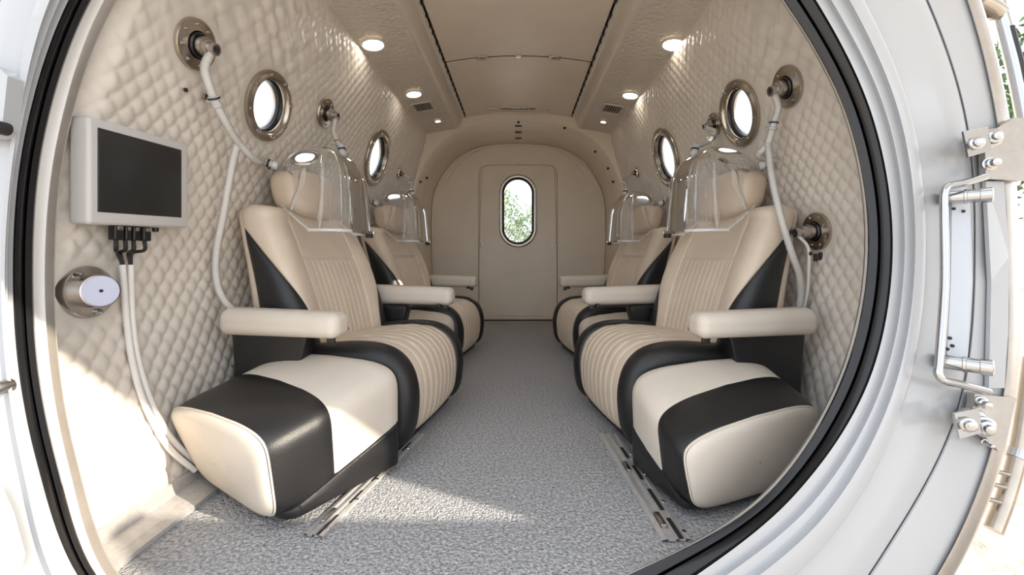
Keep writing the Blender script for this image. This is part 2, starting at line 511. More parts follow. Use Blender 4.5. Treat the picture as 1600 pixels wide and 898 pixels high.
def rrect(x0, x1, z0, z1, r, n):
    """outline as a curve from bottom-left up over the top to bottom-right (open at floor), n points"""
    pts = [(x0, z0), (x0, z1-r)]
    for k in range(1, 9): a = PI-PI/2*k/8; pts.append((x0+r+r*math.cos(a), z1-r+r*math.sin(a)))
    pts.append((x1-r, z1))
    for k in range(1, 9): a = PI/2-PI/2*k/8; pts.append((x1-r+r*math.cos(a), z1-r+r*math.sin(a)))
    pts.append((x1, z0))
    q = np.array(pts); d = np.r_[0, np.cumsum(np.linalg.norm(np.diff(q, axis=0), axis=1))]
    s = np.linspace(0, d[-1], n); return [(np.interp(t, d, q[:, 0]), np.interp(t, d, q[:, 1])) for t in s]
DX0, DX1, DZ1 = -.465, .455, 1.815
m_ = len(inner)
dout = rrect(DX0-.004, DX1+.004, 0, DZ1+.004, .10, m_)
part('bulkhead', loft([[(p[0], Y2, p[1]) for p in inner], [(p[0], Y2, p[1]) for p in dout], [(p[0], Y2+.03, p[1]) for p in dout]]), M['bulk'], fr)
# shallow moulding lines on the bulkhead
ml = [P(px, py, Y2-.004) for px, py in ((698, 285), (712, 262), (740, 240), (770, 227), (810, 224), (850, 227), (880, 240), (905, 262), (920, 285))]
part('moulding', tube(ml, .006, 6, 40), M['bulk'], fr)
for px, py in ((719, 257), (901, 257), (810, 257-2)):
    part('screw', lathe([(0, .006), (.010, .004), (.012, 0)], P(px, py, Y2), (0, -1, 0), 10), M['alu'], fr)
for px, py in ((942, 197), (930, 237), (950, 263), (657, 284), (667, 278), (882, 200), (810, 191), (958, 284)):
    part('screw', lathe([(0, .005), (.012, .004), (.014, 0)], P(px, py, Y1-.001), (0, -1, 0), 10), M['dark'], fr)
for k, yy in enumerate((4.2, 4.38, 4.55)):
    part('ceiling_slot', place(rbox(.07, .03, .008, .003, 2, 1), (0, yy, 2.083-.012*k)), M['dark'], fr)

door = thing('door_1', 'cream end door with rounded top and oval window', None, (0, Y2, 0), kind='structure')
def oval(x, z0, z1, w, n):
    r = w/2; pts = []
    for k in range(n):
        a = 2*PI*k/n
        cx, cz = math.cos(a)*r, math.sin(a)*r
        pts.append((x+cx, (z1-r+cz) if math.sin(a) >= 0 else (z0+r+cz)))
    return pts
WX, WZ0, WZ1, WW = -.005, P(0, 380, Y2).z, P(0, 279, Y2).z, .345
n_o = 96
ov = oval(WX, WZ0, WZ1, WW, n_o)
# door leaf outline as closed loop sampled by angle around the window centre
dl = rrect(DX0+.004, DX1-.004, .012, DZ1-.004, .10, 300)+[(x, .012) for x in np.linspace(DX1-.004, DX0+.004, 80)[1:-1]]
def by_angle(loop, c, angs):
    loop = np.array(loop); th = np.unwrap(np.arctan2(loop[:, 1]-c[1], loop[:, 0]-c[0]))
    if th[-1] < th[0]: loop = loop[::-1]; th = th[::-1]
    out = []
    for a in angs:
        while a < th[0]: a += 2*PI
        while a > th[0]+2*PI: a -= 2*PI
        x = np.interp(a, np.r_[th, th[0]+2*PI], np.r_[loop[:, 0], loop[0, 0]]); z = np.interp(a, np.r_[th, th[0]+2*PI], np.r_[loop[:, 1], loop[0, 1]])
        out.append((x, z))
    return out
cz = (WZ0+WZ1)/2
angs = [math.atan2(p[1]-cz, p[0]-WX) for p in ov]
for a in [math.atan2(p[1]-cz, p[0]-WX) for p in ((DX0+.004, .012), (DX1-.004, .012))]:
    k = int(np.argmin([abs(math.atan2(math.sin(a-b), math.cos(a-b))) for b in angs])); angs[k] = a
dlo = by_angle(dl, (WX, cz), angs)
f3 = lambda loop, y: [(p[0], y, p[1]) for p in loop]
part('door_leaf', loft([f3(dlo, Y2+.03), f3(dlo, Y2-.002), f3([(p[0]*.992, p[1]*.998+.002) for p in dlo], Y2-.010), f3(ov, Y2-.010), f3(ov, Y2+.09)], True), M['bulk'], door)
part('door_gap', join(box(DX0-.01, DX0-.002, Y2+.025, Y2+.03, 0, 1.75), box(DX1+.002, DX1+.01, Y2+.025, Y2+.03, 0, 1.75)), M['dark'], door, smooth=False)
def scaled_oval(d): return oval(WX, WZ0-d, WZ1+d, WW+2*d, n_o)
wf = part('window_frame', loft([f3(scaled_oval(.048), Y2-.010), f3(scaled_oval(.046), Y2-.020), f3(scaled_oval(.03), Y2-.026), f3(scaled_oval(.012), Y2-.024), f3(scaled_oval(.004), Y2-.016), f3(scaled_oval(0), Y2+.0)], True), M['steel'], door)
part('window_gasket', loft([f3(scaled_oval(.006), Y2-.017), f3(scaled_oval(-.002), Y2-.02), f3(scaled_oval(-.012), Y2-.010), f3(scaled_oval(-.012), Y2+.02)], True), M['gasket'], door)
gv = f3(scaled_oval(-.005), Y2+.02); part('pane', (gv, [tuple(range(n_o))]), M['glass'], door, smooth=False)
for px, py in ((780, 332), (836, 332), (810, 275), (810, 386)):
    part('bolt', lathe([(0, .012), (.009, .010), (.010, 0)], P(px, py, Y2-.014), (0, -1, 0), 12), M['steel'], door)
for px, py in ((753, 380), (753, 384), (866, 378), (864, 386)):
    part('latch_screw', lathe([(0, .014), (.010, .012), (.012, 0)], P(px, py, Y2-.005), (0, -1, 0), 12), M['steel'], door)
part('kick_strip', place(rbox(.62, .008, .012, .003, 2, 1), (0, Y2-.012, .055)), M['ceil_trim'], door)
part('backing_panel', box(-1.3, 1.3, Y1-.02, Y1+.0, 2.17, 2.45), M['bulk'], fr, smooth=False)
for sx_ in (-1, 1):
    part('backing_panel', box(min(sx_*1.10, sx_*1.4), max(sx_*1.10, sx_*1.4), Y1+.005, Y1+.03, -.05, 2.3), M['bulk'], fr, smooth=False)
part('door_stop', loft([f3(rrect(DX0-.06, DX1+.06, 0, DZ1+.06, .14, m_), Y2+.031), f3(rrect(DX0+.05, DX1-.05, 0, DZ1-.05, .08, m_), Y2+.031)]), M['bulk'], fr)
part('door_sill', box(-.55, .55, Y2+.015, Y2+.06, -.05, .06), M['bulk'], fr, smooth=False)
th_ = part('floor_threshold', box(-1.0, 1.0, Y2-.05, Y2-.03, 0, .012), M['dark'], fr, smooth=False)

# ------------------------------------------------------------------ portholes
def porthole(idx, label):
    side, y, z, R = PORTS[idx]
    c, nrm, s = wall_frame(side, z, y)
    o = thing('window_%d' % idx, label, None, c, kind='structure')
    c = c+nrm*.004
    k = R/.15
    part('flange', lathe([(R*.98, -.01), (R, .002), (R*.985, .010), (R*.90, .014), (R*.80, .016), (R*.755, .010), (R*.74, -.004), (R*.73, -.02)], c, nrm, 64), M['bronze'], o)
    part('sleeve', lathe([(R*.735, -.012), (R*.725, -.018), (R*.72, -.045)], c, nrm, 64), M['chrome'], o)
    part('gasket', lathe([(R*.725, -.014), (R*.70, -.012), (R*.675, -.018), (R*.67, -.03), (R*.68, -.045)], c, nrm, 64), M['gasket'], o)
    part('outer_ring', lathe([(R*.672, -.03), (R*.68, -.048), (R*.72, -.055), (R*.80, -.055)], c, nrm, 64), M['steel'], o)
    V, F = lathe([(R*.68, -.032), (0, -.032)], c, nrm, 48)
    part('pane', (V, F), M['glass'], o)
    X, Y, A = axisframe(nrm)
    for q in range(8):
        a = 2*PI*(q+.5)/8
        part('bolt', lathe([(0, .008), (.007, .007), (.009, 0)], c+(X*math.cos(a)+Y*math.sin(a))*R*.87+A*.013, nrm, 10), M['chrome'], o)
    return o
porthole(1, 'smaller round steel porthole beside the wall screen')
porthole(2, 'larger round steel porthole beyond the hood left of the aisle')
porthole(3, 'smaller round steel porthole above the hood right of the aisle')
porthole(4, 'larger round steel porthole right of the aisle near the bulkhead')

# ------------------------------------------------------------------ hatch frame
ST = {  # pixel stations: right-mid clockwise down, left, over the top
 'L0': [(1350,390),(1309,590),(1197,765),(985,893),(600,985),(186,896),(120,715),(95,587),(86,432),(105,217),(183,0),(420,-240),(720,-320),(1000,-215),(1219,0),(1321,190)],
 'L1': [(1352,390),(1311,591),(1199,766),(988,893),(600,992),(166,898),(105,718),(80,587),(70,432),(90,215),(163,0),(405,-250),(720,-330),(1002,-220),(1221,0),(1323,190)],
 'L2': [(1356,390),(1315,592),(1202,768),(993,893),(600,1005),(151,898),(89,721),(62,590),(52,432),(70,213),(143,0),(390,-265),(720,-345),(1005,-225),(1224,0),(1326,190)],
 'L3': [(1395,390),(1357,597),(1240,775),(1096,893),(600,1090),(121,898),(57,721),(30,586),(20,432),(38,215),(107,0),(360,-290),(720,-385),(1040,-265),(1275,0),(1366,190)],
 'L4': [(1412,390),(1375,605),(1262,790),(1120,905),(600,1105),(110,905),(48,725),(22,588),(12,432),(31,215),(95,0),(345,-300),(720,-400),(1060,-280),(1296,0),(1386,188)],
 'L5': [(1428,390),(1393,612),(1285,805),(1150,920),(600,1120),(100,910),(42,727),(17,589),(8,432),(26,215),(80,0),(330,-312),(720,-415),(1080,-295),(1322,-5),(1405,185)],
 'L6': [(1448,390),(1415,620),(1310,825),(1190,945),(600,1145),(88,915),(34,730),(10,590),(1,432),(17,215),(57,0),(310,-325),(720,-430),(1100,-310),(1345,-10),(1425,182)],
 'L7': [(1522,390),(1492,650),(1388,850),(1290,985),(600,1210),(20,960),(-40,760),(-65,590),(-72,432),(-50,210),(0,0),(250,-380),(720,-500),(1180,-370),(1443,-10),(1507,180)],
 'L8': [(1574,390),(1560,660),(1485,860),(1390,1000),(600,1260),(-40,1000),(-100,790),(-130,600),(-140,432),(-110,205),(-60,0),(200,-430),(720,-560),(1240,-415),(1508,-10),(1556,178)],
 'L9': [(1593,390),(1580,665),(1508,868),(1412,1010),(600,1280),(-55,1010),(-120,800),(-150,600),(-160,432),(-130,205),(-80,0),(185,-445),(720,-580),(1260,-430),(1530,-10),(1577,178)],
}
NR = 192
CUR = {}
def station_curve(key):
    pts = ST[key]; m = len(pts); per = NR//m
    a = [np.array(p, float) for p in pts]; out = []
    for i in range(m):
        p0, p1, p2, p3 = a[i-1], a[i], a[(i+1) % m], a[(i+2) % m]
        # chord-length tangents keep the curve round despite uneven spacing
        d0, d1, d2 = [np.linalg.norm(x)+1e-9 for x in (p1-p0, p2-p1, p3-p2)]
        t1 = ((p1-p0)/d0*d1+(p2-p1)/d1*d0)/(d0+d1)*d1
        t2 = ((p2-p1)/d1*d2+(p3-p2)/d2*d1)/(d1+d2)*d1
        for k in range(per):
            t = k/per
            out.append((2*t**3-3*t*t+1)*p1+(t**3-2*t*t+t)*t1+(-2*t**3+3*t*t)*p2+(t**3-t*t)*t2)
    return out
for k in ST: CUR[k] = station_curve(k)
def blend(a, b, t): return [tuple(x*(1-t)+y*t) for x, y in zip(CUR[a], CUR[b])]
def ring(rows):
    """rows: list of (pixel curve, offset)"""
    cur = [[RP(p[0], p[1], o) for p in c] for c, o in rows]
    return flip(loft(cur, True))
hf = thing('hatch_surround', 'white round hatch frame with black rubber seal around the entrance', 'hatch', (0, 1.0, 0))
hfz = hf
part('steel_band', ring([(CUR['L0'], .13), (CUR['L0'], .075), (CUR['L0'], .05), (blend('L0','L1',.12), .049), (blend('L0','L1',.9), .0335), (CUR['L1'], .032)]), M['band'], hf)
part('inner_lip', ring([(CUR['L1'], .033), (blend('L1','L2',.2), .030), (blend('L1','L2',.6), .02), (CUR['L2'], .005)]), M['white_trim'], hf)
part('rubber_seal', ring([(CUR['L2'], .008), (blend('L2','L3',.06), -.008), (blend('L2','L3',.28), -.016), (blend('L2','L3',.40), -.020), (blend('L2','L3',.46), -.004),
      (blend('L2','L3',.52), -.022), (blend('L2','L3',.70), -.032), (blend('L2','L3',.90), -.040), (CUR['L3'], -.036)]), M['gasket'], hf)
part('stepped_ring', ring([(CUR['L3'], -.020), (CUR['L3'], -.050), (blend('L3','L4',.9), -.052), (CUR['L4'], -.056), (blend('L4','L5',.1), -.066), (blend('L4','L5',.85), -.069), (CUR['L5'], -.075), (blend('L5','L6',.1), -.084), (blend('L5','L6',.9), -.087), (CUR['L6'], -.080)]), M['white'], hf)
part('face_ring', ring([(CUR['L6'], -.072), (blend('L6','L7',.05), -.072), (blend('L6','L7',.5), -.073), (blend('L6','L7',.97), -.073), (CUR['L7'], -.069), (CUR['L7'], -.055)]), M['white'], hf)
part('outer_ring', ring([(CUR['L7'], -.055), (blend('L7','L8',.02), -.070), (blend('L7','L8',.06), -.074), (blend('L7','L8',.5), -.074), (CUR['L8'], -.072)]), M['white'], hf)
part('edge_strip', ring([(CUR['L8'], -.070), (blend('L8','L9',.05), -.080), (blend('L8','L9',.85), -.080), (CUR['L9'], -.074), (CUR['L9'], .06)]), M['steel'], hf)

# ------------------------------------------------------------------ seats
TH = math.radians(10)
SF = Vector((math.cos(TH), -math.sin(TH), 0)); SL = Vector((math.sin(TH), math.cos(TH), 0)); SO = Vector((-.75, 1.875, 0))
def S(u, v, w): return SO+SF*u+SL*v+Vector((0, 0, w))
DY = 1.27

def resample(pts, n): return catmull(pts, n)
CUSH = resample([(-.05, .385), (.05, .395), (.16, .405), (.26, .402), (.335, .378), (.385, .325), (.408, .25), (.408, .17), (.395, .10), (.365, .06), (.32, .05)], 44)
ct = np.gradient(CUSH, axis=0); ct /= np.linalg.norm(ct, axis=1)[:, None]
cn = np.stack([-ct[:, 1], ct[:, 0]], 1)
if cn[5, 1] < 0: cn = -cn
def cushion_centre():
    nv = 121
    def f(i, j):
        v = -.228+.456*j/(nv-1)
        off = .014*(1-(v/.228)**2)**.6
        ph = (v+.228)/.0507
        dist = abs(ph-round(ph))*.0507
        fade = min(1, max(0, (i-3)/6))
        off -= .0065*math.exp(-(dist/.0055)**2)*fade
        if i < 22: off += .0025*math.sin(i*1.1+3*math.sin(v*30))*math.cos(v*26)*fade
        edge = .228-abs(v); off -= .008*math.exp(-(edge/.006)**2)
        p = CUSH[i]+cn[i]*off; return S(p[0], v, p[1])
    return gridmesh(44, nv, f)
LAT = resample([(.226, -.012), (.231, .004), (.246, .014), (.272, .018), (.300, .012), (.322, -.006), (.334, -.034), (.338, -.07)], 18)
def cushion_band(s):
    rows = 22
    def f(i, j):
        if j < 18:
            v, off = LAT[j]; p = CUSH[i]+cn[i]*off
        else:
            v, off = LAT[17]; p = CUSH[i]+cn[i]*off
            t = (j-17)/4.0; p = p*(1-t)+np.array([.10, .20])*t
        return S(p[0], s*v, p[1])
    g = gridmesh(44, rows, f)
    return g if s > 0 else flip(g)

# backrest: horizontal half-section (v, u) at unit size
HALF = catmull([(0, -.012), (.10, -.010), (.18, .000), (.235, .022), (.275, .024), (.305, -.004), (.318, -.06), (.318, -.14), (.308, -.20), (.275, -.245), (.20, -.265), (.0, -.27)], 200)
HS = np.linspace(0, 1, 200)
def half_pt(t): return np.array([np.interp(t, HS, HALF[:, 0]), np.interp(t, HS, HALF[:, 1])])
def t_of(v=None, u=None):
    if v is not None: return HS[int(np.argmin(abs(HALF[:90, 0]-v)))]
    seg = range(100, 160); return HS[min(seg, key=lambda k: abs(HALF[k, 1]-u))]
T0 = t_of(v=.232); TW = t_of(u=-.185)
def back_pt(s, t, off=0.0):
    """s: 0 bottom .. 1 shoulder .. 1.3 crown; t: -1..1 around"""
    sg = 1 if t >= 0 else -1; a = abs(t)
    p = half_pt(a); q = half_pt(min(1, a+.004)); r = half_pt(max(0, a-.004))
    tn = q-r; tn = tn/np.linalg.norm(tn); nr = np.array([tn[1], -tn[0]]) if False else np.array([-tn[1], tn[0]])
    # outward normal points away from the section centre
    if np.dot(nr, p-np.array([0, -.13])) < 0: nr = -nr
    p = p+nr*off
    ss = min(s, 1.0)
    k_th = 1-.42*ss; k_w = 1.0+.03*math.sin(ss*PI)-.06*ss**3
    v = p[0]*k_w; u = p[1]*k_th
    w = .33+.575*ss; lean = -.185*ss-.02*ss*ss+.02*math.sin(PI*ss)
    if s > 1:
        ph = (s-1)/.3*PI/2
        sh = 1-math.sin(min(ph, PI/2))
        w += .055*math.sin(ph)**.9 if ph > 0 else 0
        c = (1-math.cos(ph)); g = max(0.02, 1-.30*c) if ph < PI/2*.92 else .02
        um = -.135*k_th
        v = v*max(.03, (1-.16*c)); u = um+(u-um)*max(.03, 1-.95*c**1.4)
    return S(u+lean, sg*v, w)
def tb(s): return T0+(TW-T0)*min(1, (s/.93))**2.3
SR = list(np.linspace(0, 1, 100))+list(np.linspace(1.03, 1.3, 10))
def back_centre():
    nt = 181
    def f(i, j):
        s = SR[i]; x = -1+2*j/(nt-1); b_ = tb(min(s, .93)); t = x*b_
        p = half_pt(abs(t)); v = p[0]
        off = .010*(1-x**8)-.004*math.exp(-((1-abs(x))/.02)**2)
        if abs(t) < T0 and .04 < s < .70:
            if v < .168:
                ph = v/.0336; d = abs(ph-round(ph))*.0336
                off -= .0040*math.exp(-(d/.0042)**2)
        # inner panel outline and yoke seam
        vv = .172+.02*min(s, 1)
        if s < 1.0: off -= .008*math.exp(-((v-vv)/.0045)**2)
        if v < vv: off -= .009*math.exp(-((s-.72)/.011)**2)
        return back_pt(s, t, off)
    return gridmesh(len(SR), nt, f)
def back_bolster(sg):
    ns, nt = 44, 22
    def f(i, j):
        s = .93*i/(ns-1); a, b_ = tb(s), TW; x = j/(nt-1); t = a+(b_-a)*x
        k = max(0.0, min(1, (.93-s)/.12))
        off = -.004+.014*k*math.sin(PI*min(max(x, 0), 1))**.6
        return back_pt(s, sg*t, off)
    g = gridmesh(ns, nt, f); return g if sg > 0 else flip(g)
def back_shell():
    nt = 60
    def f(i, j):
        s = SR[i]; x = -1+2*j/(nt-1)      # from right wing round the back to left wing
        t = TW+(1-TW)*(1-abs(x)); t = t if x < 0 else -t
        e = 1-abs(x)
        off = .008*(1-math.exp(-(e/.06)**2))-.004
        return back_pt(s, t, off)
    return gridmesh(len(SR), nt, f)
def headrest():
    e = .62
    def se(a, k): return math.copysign(abs(a)**k, a)
    nu, nv = 33, 48
    def f(i, j):
        la = -PI/2+PI*i/(nu-1); lo = 2*PI*j/nv
        x = se(math.cos(la), e)*se(math.cos(lo), e); y = se(math.cos(la), e)*se(math.sin(lo), e); z = se(math.sin(la), e)
        u = x*.080+.018*(1-y*y)-.02*z; v = y*.172*(1+.04*z); w = z*.108
        return S(-.245+u, v, 1.03+w)
    return gridmesh(nu, nv, f, closev=True)
def armrest(u0, u1, v0, v1, w0, w1):
    sz = (u1-u0, v1-v0, w1-w0)
    rb = rbox(*sz, .036, 5, 8)
    def m(x, y, z):
        a = x/sz[0]+.5
        z2 = z*(1-.10*a)+.012*(1-a)*0-.004*a; y2 = y*(1-.06*(1-a))
        z2 += .006*(1-(2*y/sz[1])**2) if z > 0 else 0
        return S((u0+u1)/2+x, (v0+v1)/2+y2, (w0+w1)/2+z2)
    return xf(rb, m)

def make_seat(sx, label):
    loc = SO.copy(); loc.x *= sx
    t = thing('reclining_seat', label, 'seat', loc, 'cream and black cabin seats')
    add = lambda nm, vf, m, par=None: part(nm, mirror(vf, sx), m, par or t)
    add('seat_base', xf(rbox(.60, .60, .34, .02, 2, 1), lambda x, y, z: S(.05+x, y, .172+z)), M['black'])
    c = add('cushion', cushion_centre(), M['cream'])
    add('side_band', cushion_band(-1), M['black'], c); add('side_band', cushion_band(1), M['black'], c)
    b = add('backrest', back_centre(), M['cream'])
    add('side_bolster', back_bolster(-1), M['black'], b); add('side_bolster', back_bolster(1), M['black'], b)
    add('back_shell', back_shell(), M['cream'], b)
    add('headrest', headrest(), M['cream_head'])
    for s in (-1, 1):
        if s < 0: a = armrest(-.27, .21, -.455, -.352, .462, .556); sp = (-.26, .06)
        else: a = armrest(-.12, .335, .352, .455, .485, .585); sp = (-.22, .10)
        ar = add('armrest', a, M['pale'])
        sz = (1, 1, 1)
        rb = rbox(1, 1, 1, .06, 3, 2)
        u0, u1 = sp; vi, vo = s*.325, s*.395
        lo, hi = min(vi, vo), max(vi, vo)
        C8 = []
        for k in range(8):
            uu = (u1 if k & 1 else u0); ww = (.48 if k & 4 else .10); vv = hi if k & 2 else lo
            if not k & 4: uu = u0+.03 if not k & 1 else u1-.10
            C8.append(S(uu, vv, ww))
        add('side_panel', hexmap(rb, sz, C8), M['black'])
        e = S((.21 if s < 0 else .335)-.03, s*.36, .50 if s < 0 else .50)
        add('pivot_bolt', lathe([(0, .012), (.010, .010), (.012, 0), (.012, -.02)], S((.18 if s < 0 else .27), s*.352, .485), SL*(-s), 12), M['blackp'], ar)
        add('release_lever', place(rbox(.03, .012, .03, .004, 2, 1), S((.15 if s < 0 else .29), s*.39, .452 if s < 0 else .475)), M['blackp'], ar)
    return t
seatL = make_seat(-1*-1, 'cream and black leather seat left of the aisle, nearest the wall screen')
seatR = make_seat(-1, 'cream and black leather seat right of the aisle, nearest the entrance')
s2 = copy_tree(seatL, shift=(0, DY, 0)); s2['label'] = 'cream and black leather seat left of the aisle, next to the end door'
s3 = copy_tree(seatR, shift=(0, DY, 0)); s3['label'] = 'cream and black leather seat right of the aisle, next to the end door'

# ------------------------------------------------------------------ ottomans
def make_ottoman(C, label):
    """C: dict A,B,C,D top corners and a,b,c,d floor corners (front-outer, front-aisle, rear-aisle, rear-outer)"""
    cx = sum((Vector(C[k]) for k in 'abcd'), Vector())/4
    t = thing('leg_rest', label, 'leg rest', (cx.x, cx.y, 0), 'cream and black leg rests')
    flp = C['a'][0] > C['b'][0]
    def T(a, b, c):    # a: 0 rear..1 front, b: 0 outer..1 aisle, c: 0 bottom..1 top
        top = (Vector(C['D'])*(1-b)+Vector(C['C'])*b)*(1-a)+(Vector(C['A'])*(1-b)+Vector(C['B'])*b)*a
        bot = (Vector(C['d'])*(1-b)+Vector(C['c'])*b)*(1-a)+(Vector(C['a'])*(1-b)+Vector(C['b'])*b)*a
        return bot*(1-c)+top*c
    n = 64
    def sect(k):
        a = 2*PI*k/n; e = .33
        return (math.copysign(abs(math.cos(a))**e, math.cos(a)), math.copysign(abs(math.sin(a))**e, math.sin(a)))
    def ringpt(a, k, sc=1.0, crown=.0):
        x, z = sect(k); x *= sc; z *= sc
        a = a+.20*x*max(0, a*(1-a))*(2 if a < .97 else 0)*.9
        p = T(a, .5+.5*x, .5+.5*z); p.z += crown*(1-x*x)*max(0, z); return p
    def seg(rows): 
        g = gridmesh(len(rows), n, lambda i, j: ringpt(rows[i][0], j, rows[i][1], .02), closev=True)
        return flip(g) if flp else g
    a1 = .50
    add = lambda nm, vf, m, par=None: part(nm, vf, m, par or t)
    rear = [(.10, .02), (.03, .55), (.005, .80), (.0, .88), (.015, .95), (.05, .99), (.10, 1.0), (.28, 1.005), (a1-.02, 1.0), (a1, .988)]
    add('rear_pad', seg(rear), M['pale'])
    mid = [(a1-.002, .985), (a1+.012, 1.0), (.6, 1.008), (.8, 1.004), (.90, .992), (.955, .968), (.972, .952)]
    add('centre_band', seg(mid), M['black'])
    fr = [(.968, .945), (.985, .95), (1.0, .925), (1.012, .88), (1.022, .78), (1.03, .55), (1.033, .28), (1.034, .01)]
    add('front_pad', seg(fr), M['pale'])
    # seam pipings
    add('piping', tube([ringpt(.970, k, .957, .02) for k in range(n)]+[ringpt(.970, 0, .957, .02)], .0035, 6), M['pale'])
    # dark lower skirt
    rb = rbox(1, 1, 1, .10, 5, 2)
    C8 = []
    for k in range(8):
        a = .93 if k & 1 else .0; b = 1.012 if k & 2 else -.012
        if k & 4: c = .47 if not k & 1 else .08
        else: c = -.02
        C8.append(T(a, b, c))
    add('skirt', hexmap(rb, (1, 1, 1), C8), M['black'])
    return t
OL = {'A': (-1.135, 1.30, .275), 'B': (-.665, 1.065, .270), 'C': (-.405, 1.445, .370), 'D': (-.955, 1.60, .375),
      'a': (-1.03, 1.33, .03), 'b': (-.645, 1.085, .03), 'c': (-.41, 1.455, .02), 'd': (-.96, 1.61, .02)}
OR = {'A': (.975, 1.30, .285), 'B': (.44, 1.12, .225), 'C': (.385, 1.445, .345), 'D': (.935, 1.55, .37),
      'a': (.95, 1.32, .03), 'b': (.485, 1.135, .03), 'c': (.40, 1.455, .02), 'd': (.95, 1.58, .02)}
otL = make_ottoman(OL, 'cream and black leg rest on the floor under the wall screen')
otR = make_ottoman(OR, 'cream and black leg rest right of the aisle, cut by the hatch frame')
o2 = copy_tree(otL, shift=(0, DY, 0)); o2['label'] = 'cream and black leg rest left of the aisle, between the two seats'
o3 = copy_tree(otR, shift=(0, DY, 0)); o3['label'] = 'cream and black leg rest right of the aisle, between the two seats'

# ------------------------------------------------------------------ clear hoods
HU0, HU1, HV, HW0, HH = -.325, .03, .158, .862, .39
def hood_pt(lo, r):
    """lo around, r 0 bottom .. 1 crown"""
    e = .60
    x = math.copysign(abs(math.cos(lo))**e, math.cos(lo)); y = math.copysign(abs(math.sin(lo))**e, math.sin(lo))
    ph = r
    # profile: vertical side then rounded top
    k = .46
    if ph <= .5:
        h = k*ph/.5; sc = 1.03-.05*ph/.5
    else:
        a = (ph-.5)/.5*PI/2
        h = k+(1-k)*math.sin(a)**.95; sc = .98*(1-(1-math.cos(a))**1.15)
        sc = max(sc, .004)
    u = (HU0+HU1)/2+(HU1-HU0)/2*x*sc; v = HV*y*sc
    cut = max(0.0, min(1.0, (-.115-((HU0+HU1)/2+(HU1-HU0)/2*x))/.15))*.125
    w = HW0+max(h*HH, 0)
    if ph <= .5: w = HW0+cut+(k*HH-cut)*(ph/.5)
    u += -.03*(h)*1.0*(1 if x > 0 else 0)*x*.6
    return S(u, v, w)
def make_hood(sx, label):
    loc = S(-.14, 0, HW0); loc.x *= sx
    t = thing('clear_hood', label, 'hood', loc, 'clear plastic head hoods')
    add = lambda nm, vf, m, par=None: part(nm, mirror(vf, sx), m, par or t)
    n = 80; rows = list(np.linspace(0, .5, 8))+list(np.linspace(.54, 1, 14))
    d = add('dome', gridmesh(len(rows), n, lambda i, j: hood_pt(2*PI*j/n, rows[i]), closev=True), M['clear'])
    # milky strips painting white highlight streaks onto the clear shell
    for lo, dl, r0, r1 in ((-2.35, .05, .25, .80), (-1.62, .035, .10, .62), (-1.25, .07, .02, .74), (-.98, .03, .02, .66), (-.60, .05, .04, .80), (-.30, .025, .10, .70), (.18, .05, .05, .75), (.75, .04, .1, .7)):
        def streak(i, j, lo=lo, dl=dl, r0=r0, r1=r1):
            x = i/17; r = r0+(r1-r0)*x; wd = dl*(.25+.75*math.sin(PI*min(.98, max(.02, x)))**.6)*(1+.25*math.sin(x*9+lo*5))
            p = hood_pt(lo+.05*math.sin(x*3+lo)+wd*(j/4-.5)*2, r); c = S((HU0+HU1)/2, 0, p.z)
            return p+(p-c).normalized()*(.0015+.004*(1-(j/2-1)**2))
        add('highlight_streak', gridmesh(18, 5, streak), M['clear_highlight'], d)
    rim = [hood_pt(2*PI*j/n, 0.0) for j in range(n+1)]
    add('rim', tube(rim, .0048, 6), M['clear_edge'], d)
    # flat lip along the front and near side
    lip = [j for j in range(n+1) if hood_pt(2*PI*j/n, 0).z < HW0+.006]
    loops = []
    idx = [j-n if j > n/2 else j for j in lip]; idx = sorted(set(idx))
    top = [hood_pt(2*PI*j/n, 0) for j in idx]
    cen = S((HU0+HU1)/2, 0, 0)
    def lp(i, j):
        p = top[i]; o = Vector((p.x-cen.x, p.y-cen.y, 0)).normalized()
        q = [(.0, .006), (.018, .004), (.018, -.008), (-.004, -.010), (-.004, .006)][j]
        return p+o*q[0]+Vector((0, 0, q[1]))
    add('front_lip', gridmesh(len(top), 5, lp), M['clear_edge'], d)
    for v in (.11,):
        add('lip_clip', place(rbox(.03, .03, .024, .004, 2, 1), S(HU1-.02, v, HW0-.012)), M['blackp'], d)
    # hose sockets on the back and the crown
    for (u, v, w, ax, nm) in ((HU0+.03, -HV*.95, HW0+.285, Vector((-.75, -.55, .25)), 'hose_socket'), (-.10, .06, HW0+HH-.01, Vector((-.25, .1, 1)), 'hose_socket')):
        A = SF*ax.x+SL*ax.y+Vector((0, 0, ax.z)); A.normalize()
        c = S(u, v, w)
        so = add(nm, lathe([(.0, -.02), (.020, -.02), (.022, .0), (.017, .004), (.016, .03), (.013, .034), (0, .034)], c, A, 20), M['clear_edge'])
        add('clamp', lathe([(.0165, .012), (.0185, .013), (.0185, .021), (.0165, .022)], c, A, 20), M['blackp'], so)
        for q in range(2):
            c2 = c+SL*(.03*(q-.5))+Vector((0, 0, -.02))
            add('screw', lathe([(0, .008), (.005, .007), (.006, 0)], c2, A, 8), M['blackp'], so)
    return t
hdL = make_hood(1, 'clear plastic hood over the seat left of the aisle, nearest the screen')
hdR = make_hood(-1, 'clear plastic hood over the seat right of the aisle, nearest the entrance')
h2 = copy_tree(hdL, shift=(0, DY, 0)); h2['label'] = 'clear plastic hood over the far seat left of the aisle'
h3 = copy_tree(hdR, shift=(0, DY, 0)); h3['label'] = 'clear plastic hood over the far seat right of the aisle'

